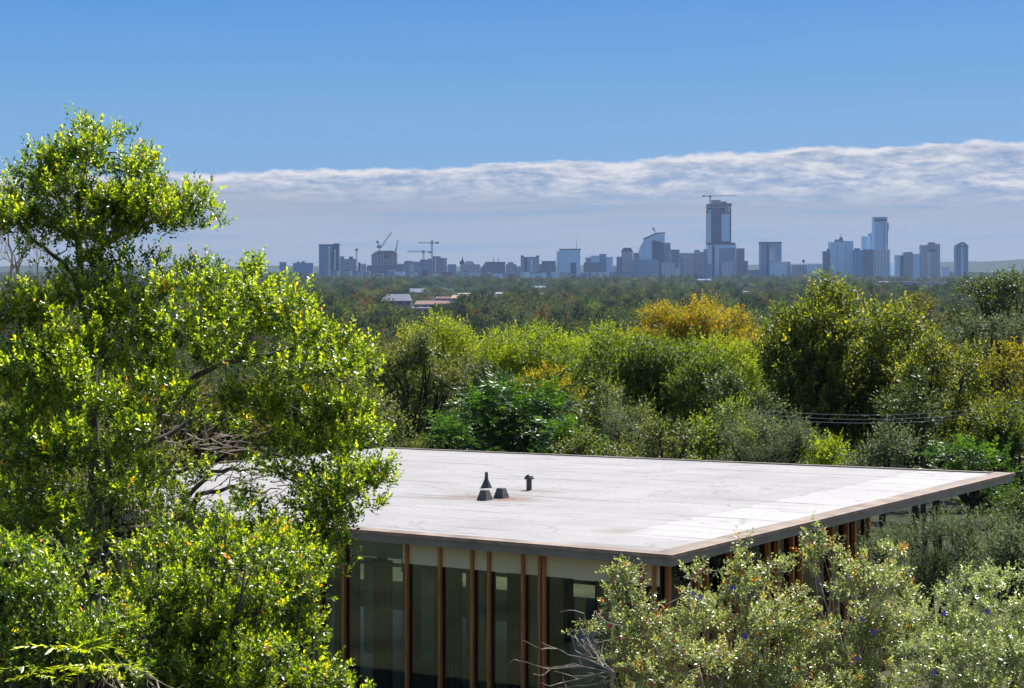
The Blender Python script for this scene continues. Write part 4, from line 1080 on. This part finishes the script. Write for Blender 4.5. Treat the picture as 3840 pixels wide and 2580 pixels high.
t('glass_tower', 'light blue glass tower with a tall thin antenna', [('wall',2100,2176,937,None,'lightglass'),('lower_wing',2088,2100,942,None,'lightglass',2),('roof_edge',2098,2178,933,937,'dark',-1,46),('antenna',2160.5,2163.5,892,933.2,'steel',10,4,'spire'),('dark_corner',2140,2160,985,None,'darkglass',-1,.8)], 'tower')
t('office_block', 'stepped glass block rising to a dark shoulder, past the antenna tower', [('left_wing',2196,2215,966,None,'grey'),('middle_wing',2215.2,2248,959,None,'lightglass',1),('shoulder',2248.2,2274,952,None,'blueglass',2),('base_wing',2188,2252,984,None,'purple',-8,7.5)], 'building')
t('office_block', 'narrow blue block at the foot of the dark shoulder', [('wall',2274.5,2298,964,None,'lightglass')], 'building', dy=-6)
t('mansard_tower', 'tan tower with a dark sloping mansard top', [('wall',2332,2373,944,None,'tan'),('mansard_roof',2330,2375,929,944,'dark',-1,32,'mansard'),('side_wing',2313,2331.5,963,None,'purple',4)], 'tower')
t('office_block', 'flat grey block wedged between the mansard tower and the slant-topped tower', [('wall',2376,2402,948,None,'grey')], 'building', dy=20)
t('glass_tower', 'slant-topped blue glass tower with stepped side', [
   ('wall',2418,2494,874,None,'lightglass',0,45,[(2416,None),(2416,897),(2420,892),(2460,876),(2466,875),(2493,874),(2493,None)]),
   ('sloping_roof',2416,2494,874,900,'dark',-1,44,[(2416,893),(2460,873),(2494,871),(2494,874),(2460,877),(2416,898)]),
   ('stepped_side',2396,2416,912,None,'lightglass',3,35,[(2396,None),(2398,940),(2404,921),(2412,910),(2415.7,905),(2415.7,None)]),
   ('dark_face',2446,2492,900,None,'darkglass',-3,2.5,[(2446,None),(2446,900),(2470,905),(2492,912),(2492,None)]),
   ('side_block',2494.3,2515,910,None,'blueglass',4),('pale_ledge',2398,2456,971,974,'white',-14,10)], 'tower')
t('office_block', 'broad blue block at the foot of the slant-topped tower', [('wall',2372,2470,976,None,'blueglass',0,20)], 'building', dy=-40)
t('office_block', 'white low building with dark window bands under the slant-topped tower', [('wall',2483,2532,990,None,'pale'),('roof_edge',2481,2536,987,990,'white',-1,26),('side_wing',2532.3,2549,1005,None,'white',2)], 'building', dy=-120)
t('office_block', 'purplish block right after the slant-topped tower', [('wall',2517,2548,940,None,'purple'),('roof_edge',2516,2549,936,940,'dark',-1,26)], 'building')
t('office_block', 'long dusky block between the slant-topped tower and the tallest tower', [('wall',2551,2604,949,None,'tan'),('dark_wing',2540,2556,965,None,'blueglass',-9,8)], 'building')
t('office_block', 'block with a pale roof band just before the tallest tower', [('wall',2605,2640,944,None,'tan'),('pale_band',2605,2638,944,949,'white',-1,.8),('roof_box',2606,2624,938,944.2,'dark',4,14),('tall_wing',2640.3,2655,934,None,'grey',2)], 'building', dy=20)
t('office_block', 'low blue glass box at the foot of the tallest tower', [('wall',2632,2668,990,None,'blueglass',0,20)], 'building', dy=-60)
t('tall_tower', 'tallest tower, still being built, dark shaft between light strips and a rusty open top', [
   ('shaft',2654,2743,779,918,'darkglass',6,40),('left_strip',2653,2667,800,918,'lightglass',3,2.8),('right_strip',2706,2736,802,905,'lightglass',3,2.8),
   ('open_floors',2654,2743,768,779,'concrete',6,40),('rusty_slab',2652,2703,765,772,'rust',3,20),('rusty_slab',2704,2745,762,771,'rust',3,38),('core',2670,2704,749,765,'grey',12,26),('core_box',2708,2726,755,762,'dark',12,20),
   ('white_bay',2658,2666,785,800,'white',2,.8),('white_bay',2722,2727,778,800,'white',2,.8),('white_bay',2731,2737,775,796,'white',2,.8),
   ('collar',2654,2758,910,918,'dark',1,48),('base_block',2655,2760,918,None,'lightglass',0,50),('base_dark_strip',2670,2680,920,None,'darkglass',-1,.8),('base_grid',2697,2757,930,None,'blueglass',-1.2,1),  # narrow dark glass strip on the base block
   ('pale_podium',2705,2750,984,None,'pale',-8,6),('podium_edge',2698,2750,982,985,'white',-9,8)], 'tower')
t('office_block', 'dusky block in the lee of the tallest tower, stepping down', [('wall',2762,2792,931,None,'purple'),('low_wing',2792.3,2805,978,None,'purple',2)], 'building', dy=15)
t('apartment_tower', 'twin-coloured square tower with a dark cap, standing alone', [('wall',2853,2931,912,None,'blueglass'),('cap',2852,2932,907,912,'dark',-1,46),('brown_bay',2884,2908,925,985,'tan',-1,.8),('white_bay',2888,2900,948,975,'pale',-1.8,.7),('dark_fin',2874,2882,914,None,'darkglass',-1,.8)], 'tower')
t('office_block', 'pale low block in front of the twin-coloured tower', [('wall',2889,2950,983,None,'lightglass',0,20),('upper_wing',2935,2969,981,None,'grey',21,16)], 'building', dy=-50)
t('office_block', 'low grey block in the open stretch of skyline', [('wall',2971,3022,994,None,'grey')], 'building')
t('office_block', 'low pale block in the open stretch of skyline, next to the spired tower', [('wall',3026,3084,991,None,'lightglass')], 'building')
t('water_tower', 'tiny dark water tower on a thin stem', [('stem',3013,3015,984,None,'steel',4,2),('tank',3009,3019,973,984,'dark',1,7,'mansard')], 'water tower', dy=-30)
t('spired_tower', 'broad pale tower with a peaked centre and a spire', [('wall',3115,3200,908,None,'lightglass'),('centre_crown',3133,3163,898,908.2,'grey',2,24),('peak',3150,3162,890,898.2,'dark',4,16,'mansard'),('spire',3154,3158,873,890.2,'dark',8,5,'spire'),('side_crown',3163,3200,904,908.2,'grey',2,24),('pale_fin',3138,3144,915,None,'pale',-1,.8),('pale_fin',3168,3173,915,None,'pale',-1,.8)], 'tower')
t('office_block', 'dark stepped wing leaning on the spired tower', [('low_step',3086,3103,942,None,'purple'),('high_step',3103.2,3115,933,None,'purple',2)], 'building', dy=12)
t('office_block', 'dark block with a small hump, between the spired and the second tallest tower', [('wall',3203,3238,938,None,'blueglass'),('hump',3208,3226,931,938.2,'dark',4,16)], 'building', dy=-15)
t('office_block', 'purplish block at the foot of the second tallest tower', [('wall',3239,3271,935,None,'purple')], 'building', dy=-10)
t('glass_tower', 'blue tower rising in steps against the second tallest tower', [('wall',3233,3262,887,None,'lightglass'),('leaning_wing',3262.3,3277,868,None,'blueglass',2,28,[(3262.3,None),(3262.3,876),(3277,866),(3277,None)])], 'tower', dy=45)
t('slender_tower', 'second tallest tower, slender with pale vertical ribs and a boxed crown', [('shaft',3278,3326,820,None,'lightglass',0,36),('crown',3279,3328,814,820,'grey',1,33),('dark_crown_band',3279,3327,822,830,'dark',-1,.8),('rib',3290,3293,832,936,'pale',-1,.8),('rib',3304,3307,832,936,'pale',-1,.8),('rib',3315,3317,832,936,'darkglass',-1,.8),('balcony_bulge',3327,3334,835,864,'grey',4,24),('right_edge',3326.3,3331,864,936,'blueglass',4,24),('podium',3273,3336,936,None,'pale',-6,50)], 'tower')
t('office_block', 'low pale wing behind the foot of the second tallest tower', [('wall',3337,3356,984,None,'lightglass')], 'building', dy=30)
t('office_block', 'pale trio of joined low blocks before the twin-stepped tower', [('left_wing',3356,3388,957,None,'lightglass'),('middle_wing',3388.3,3424,948,None,'grey',1),('roof_box',3396,3422,945,948.2,'dark',4,14),('right_wing',3424.3,3451,952,None,'lightglass',2),('dark_gap',3376,3388,960,None,'darkglass',-1,.8)], 'building')
t('apartment_tower', 'twin-stepped brownish tower near the end of the skyline', [('left_wing',3452,3482,919,None,'tan'),('right_wing',3482.3,3526,914,None,'tan',2),('roof_box',3486,3508,909,914.2,'dark',5,18),('dark_band',3484,3508,934,943,'dark',-.5,.8),('pale_fin',3478,3490,945,None,'white',-1,.8)], 'tower')
t('round_topped_tower', 'narrow dark tower with an arched top, last of the skyline before the hills', [('wall',3586,3631,907,None,'blueglass',0,30,'arch'),('light_centre',3604,3612,915,None,'lightglass',-1,.8),('dark_rim',3584,3633,921,925,'dark',-1,.9)], 'tower')
# extra low blocks closing the base of the skyline, each its own
fill = [(2298,2314,1000,'grey','low grey block in the narrow gap before the mansard tower'),(2806,2852,1012,'blueglass','very low blue block in the gap beside the tallest tower'),
        (1936,1953,1000,'grey','low link block before the horned block'),(1800,1808,1004,'grey','tiny block before the long dark slab'),(3532,3560,1000,'lightglass','low pale block in front of the hills after the twin-stepped tower')]
for x0, x1, yt, mt, lab in fill: t('office_block', lab, [('wall',x0,x1,yt,None,mt)], 'building', dy=40)
# low houses at the foot of the skyline
hm = [('white','white'),('pale','pale'),('tan','tan'),('grey','grey'),('blueglass','blue'),('rust','rust red'),('lightglass','light blue')]
x = 1240; n_ = 0
while x < 2330:
    w = rng.uniform(16, 42); mt, cn = hm[int(rng.integers(0, len(hm)))]
    lm = min(LM, key=lambda a: abs(a[0]-(x+w/2)))[1]
    yt = rng.uniform(1014, 1026) if x < 1960 else rng.uniform(1020, 1028)
    size = 'wide' if w > 30 else ('narrow' if w < 22 else 'small')
    tt = tower('low_house', f"{size} low {cn} building at the foot of {lm}", [('wall',x,x+w,yt,None,mt,0,15),('roof',x-.5,x+w+.5,yt-2.2,yt,'white' if rng.uniform() < .5 else 'dark',-.5,16)], 'building', dy=-260-rng.uniform(0, 160), group='low buildings at the foot of the skyline')
    x += w + rng.uniform(2, 26); n_ += 1

# cranes
def crane(name, label, xm, ybase, ytop, jib, dy=0, r=1.5):
    D = SKY_D+dy; s = D/F
    b = np.array(((xm-1920)*s, D, CAMZ-(ybase-1000)*s)); T = empty(name, b, label=label, cat='crane', group='cranes on the skyline')
    q = lambda x, y, o=0: (P(x, y, D) + np.array((0, o, 0))) - b
    def lattice(a, c, w, mb):
        a = np.array(a); c = np.array(c); L = np.linalg.norm(c-a); n = max(3, int(L/(w*2.2))); d = (c-a)/L
        u = norm(np.cross(d, (0, 1, 0))); v = np.array((0, 1, 0))
        cs = [(1, 1), (-1, 1), (-1, -1), (1, -1)]
        for sx, sy in cs: mb.tube([a+u*w*sx+v*w*sy, c+u*w*sx+v*w*sy], w*.30, 4)
        for i in range(n):
            p, p2 = a+(c-a)*i/n, a+(c-a)*(i+1)/n
            for k in range(4):
                s0, s1 = cs[k], cs[(k+1) % 4]
                mb.tube([p+u*w*s0[0]+v*w*s0[1], p2+u*w*s1[0]+v*w*s1[1]], w*.2, 3)
    mb = MB(); lattice(q(xm, ybase), q(xm, ytop), r, mb); mb.build('mast', fm['steel'], T)
    for nm, (xa, ya), (xb, yb), rr_ in jib:
        mb = MB()
        if nm == 'cab' or nm == 'counterweight': 
            a = q(xa, ya); c = q(xb, yb); mb.box(min(a[0], c[0]), max(a[0], c[0]), -2.2, 2.2, min(a[2], c[2]), max(a[2], c[2]))
        else: lattice(q(xa, ya), q(xb, yb), rr_, mb)
        mb.build(nm, fm['steel'], T)
crane('tower_crane', 'end-on crane between the grey stepped block and the narrow blocks', 1337, 1010, 930, [('jib',(1330,937),(1345,934),1.2),('cab',(1334,942),(1341,934),1)], dy=-20)
crane('luffing_crane', 'luffing crane with its jib reaching highest over the half-built tower', 1424, 952, 922, [('jib',(1428,928),(1468,871),1.5),('counter_jib',(1428,928),(1413,905),1.6),('cab',(1413,930),(1430,921),1),('counterweight',(1411,910),(1420,903),1)], dy=10)
crane('luffing_crane', 'crane with a short steep jib at the edge of the half-built tower', 1484, 960, 935, [('jib',(1485,935),(1492,900),1.5),('cab',(1482,937),(1489,932),1)], dy=-12)
crane('tower_crane', 'lower crane with a flat jib, second in height of the flat-jib pair', 1588, 1000, 938, [('jib',(1588,943),(1528,943),1.5),('counter_jib',(1588,943),(1620,944),1.5),('counterweight',(1608,949),(1620,944),1),('cab',(1584,949),(1592,941),1)], dy=-20, r=1.7)
crane('tower_crane', 'higher crane with a flat jib over the pale unfinished block', 1620, 965, 898, [('jib',(1620,910),(1568,910),1.3),('counter_jib',(1620,910),(1646,909),1.6),('counterweight',(1634,914),(1646,908),1),('cab',(1616,917),(1624,908),1)], dy=-25, r=2.0)
crane('tower_crane', 'long flat crane on top of the tallest tower', 2663, 768, 731, [('jib',(2663,735),(2762,733),1.2),('counter_jib',(2663,735),(2632,735),1.5),('counterweight',(2634,738),(2646,733),1),('cab',(2659,741),(2667,734),1)], dy=-2)
crane('luffing_crane', 'small tilted crane perched on the slant-topped tower', 2458, 877, 868, [('jib',(2458,870),(2444,852),1.1),('cab',(2449,862),(2455,855),1)], dy=15, r=1)

# ------------------------------------------------------------------ haze
hb = MB().box(-6300, 6300, -310, 10600, -45, 215).build('haze', None, None, kind='stuff', label='thin blue haze filling the air out to the hills')
hm_, nt, out = new_mat('haze_air')
pv = N(nt, 'VolumePrincipled'); pv.inputs['Color'].default_value = (.42,.60,.95,1); pv.inputs['Density'].default_value = 3.2e-5; pv.inputs['Anisotropy'].default_value = .2
nt.links.new(pv.outputs[0], out.inputs['Volume']); hb.data.materials.append(hm_)

# ------------------------------------------------------------------ sky
w = bpy.data.worlds.new('World'); scene.world = w; w.use_nodes = True
nt = w.node_tree; nt.nodes.clear(); L = nt.links
wo = N(nt, 'OutputWorld'); bg = N(nt, 'Background'); L.new(bg.outputs[0], wo.inputs[0])
sky = N(nt, 'TexSky', sky_type='NISHITA', sun_disc=False, sun_elevation=SUN_EL, sun_rotation=SUN_AZ, altitude=200, air_density=1.0, dust_density=.6, ozone_density=2.0)
tc = N(nt, 'TexCoord'); sp = N(nt, 'SeparateXYZ'); L.new(tc.outputs['Generated'], sp.inputs[0])
X, Y, Z = sp.outputs
az = math_n(nt, 'ARCTAN2', X, Y)
el = math_n(nt, 'ARCSINE', Z)
def wnoise(scale, sx, sy, det=6, rough=.55, seed=0.0, dist=0):
    cx = N(nt, 'CombineXYZ'); L.new(math_n(nt, 'MULTIPLY', az, sx), cx.inputs[0]); L.new(math_n(nt, 'MULTIPLY', el, sy), cx.inputs[1]); cx.inputs[2].default_value = seed
    no = N(nt, 'TexNoise'); no.inputs['Scale'].default_value = scale; no.inputs['Detail'].default_value = det; no.inputs['Roughness'].default_value = rough; no.inputs['Distortion'].default_value = dist
    L.new(cx.outputs[0], no.inputs['Vector']); return no.outputs[0]
# clear sky gradient low over the horizon, Nishita above
g = ramp(nt, [(0, (.32,.42,.58)), (.30, (.21,.41,.67)), (.55, (.18,.395,.70)), (.80, (.12,.35,.71)), (1, (.08,.30,.715))])
L.new(math_n(nt, 'DIVIDE', el, .128, clamp=True), g.inputs[0])
n_low = wnoise(1, 6, 40, 4, seed=3)
clear = mixc(nt, math_n(nt, 'MULTIPLY', n_low, .10), g.outputs[0], (.5,.62,.78))
# cloud bank: upper edge rises toward the right
edge = math_n(nt, 'ADD', math_n(nt, 'MULTIPLY', math_n(nt, 'ADD', az, .24), .0375), .0402)
en = math_n(nt, 'MULTIPLY', math_n(nt, 'SUBTRACT', wnoise(1, 24, 12, 3, seed=1), .5), .008)
en = math_n(nt, 'ADD', en, math_n(nt, 'MULTIPLY', math_n(nt, 'SUBTRACT', wnoise(1, 95, 60, 5, .6, seed=21), .5), .0045))
h = math_n(nt, 'SUBTRACT', math_n(nt, 'ADD', edge, en), el)          # depth below the edge
wisp = wnoise(1, 60, 420, 6, .6, seed=8)
mask = math_n(nt, 'MULTIPLY', math_n(nt, 'ADD', h, math_n(nt, 'MULTIPLY', math_n(nt, 'SUBTRACT', wisp, .5), .0042)), 520, clamp=True)
puff = wnoise(1, 46, 190, 7, .62, seed=5, dist=.4)
fine = wnoise(1, 170, 560, 5, .6, seed=9)
pf = math_n(nt, 'ADD', math_n(nt, 'MULTIPLY', puff, .75), math_n(nt, 'MULTIPLY', fine, .25))
crest = math_n(nt, 'MULTIPLY', math_n(nt, 'SUBTRACT', 1.0, math_n(nt, 'DIVIDE', h, .0045), clamp=True), .22)
v_ = math_n(nt, 'ADD', pf, crest)
cc = ramp(nt, [(.38, (.26,.37,.55)), (.46, (.39,.46,.60)), (.53, (.55,.58,.66)), (.64, (.80,.78,.80))]); L.new(v_, cc.inputs[0])
low = ramp(nt, [(.3, (.395,.425,.49)), (.5, (.365,.41,.49)), (.7, (.28,.39,.51))])
streak = wnoise(1, 14, 260, 5, .55, seed=12)
L.new(streak, low.inputs[0])
fade = math_n(nt, 'DIVIDE', math_n(nt, 'SUBTRACT', el, math_n(nt, 'ADD', .028, math_n(nt, 'MULTIPLY', az, -.008))), .011, clamp=True)
clear = mixc(nt, math_n(nt, 'MULTIPLY', math_n(nt, 'ADD', az, .05, clamp=True), .35, clamp=True), clear, (.36,.52,.78))
cloud = mixc(nt, fade, low.outputs[0], cc.outputs[0])
# blue streaks break the sheet near the bottom of the puffs
brk = math_n(nt, 'MULTIPLY', math_n(nt, 'MULTIPLY', math_n(nt, 'SUBTRACT', streak, .52, clamp=True), 5, clamp=True), math_n(nt, 'SUBTRACT', 1, math_n(nt, 'DIVIDE', math_n(nt, 'ABSOLUTE', math_n(nt, 'SUBTRACT', el, .030)), .010), clamp=True))
cloud = mixc(nt, math_n(nt, 'MULTIPLY', brk, .75), cloud, (.24,.37,.56))
lowsky = mixc(nt, 1.0, mixc(nt, mask, clear, cloud), (EG,EG,EG), 'MULTIPLY')
up_ = math_n(nt, 'DIVIDE', math_n(nt, 'SUBTRACT', el, .15), .25, clamp=True)
nsc = mixc(nt, 1.0, sky.outputs[0], (.085,.085,.085), 'MULTIPLY')
fin = mixc(nt, up_, lowsky, nsc)
L.new(fin, bg.inputs[0]); bg.inputs[1].default_value = 1.0

sun = bpy.data.lights.new('sun', 'SUN'); sun.energy = 5.0; sun.angle = R(.53); sun.color = (1, .95, .86)
so = bpy.data.objects.new('sun', sun); col.objects.link(so)
so.rotation_euler = (math.pi/2 - SUN_EL, 0, -SUN_AZ + math.pi)
so.location = (40, 60, 120)

cam = bpy.data.cameras.new('camera'); co = bpy.data.objects.new('camera', cam); col.objects.link(co)
co.location = (0, 0, CAMZ); co.rotation_euler = (math.pi/2, 0, 0)
cam.sensor_width = 36; cam.lens = 75; cam.shift_y = -290/3840; cam.clip_start = .5; cam.clip_end = 30000
scene.camera = co
scene.view_settings.view_transform = 'Standard'; scene.view_settings.look = 'None'; scene.view_settings.exposure = EXPO; scene.view_settings.gamma = 1
cy = scene.cycles
cy.max_bounces = 9; cy.diffuse_bounces = 4; cy.glossy_bounces = 2; cy.transmission_bounces = 3; cy.transparent_max_bounces = 6; cy.volume_bounces = 0
cy.use_denoising = True; cy.denoiser = 'OPENIMAGEDENOISE'; cy.denoising_input_passes = 'RGB_ALBEDO_NORMAL'; cy.denoising_prefilter = 'ACCURATE'; cy.sample_clamp_indirect = 4; cy.caustics_reflective = False; cy.caustics_refractive = False

print('LEAVES', LEAFN[0])
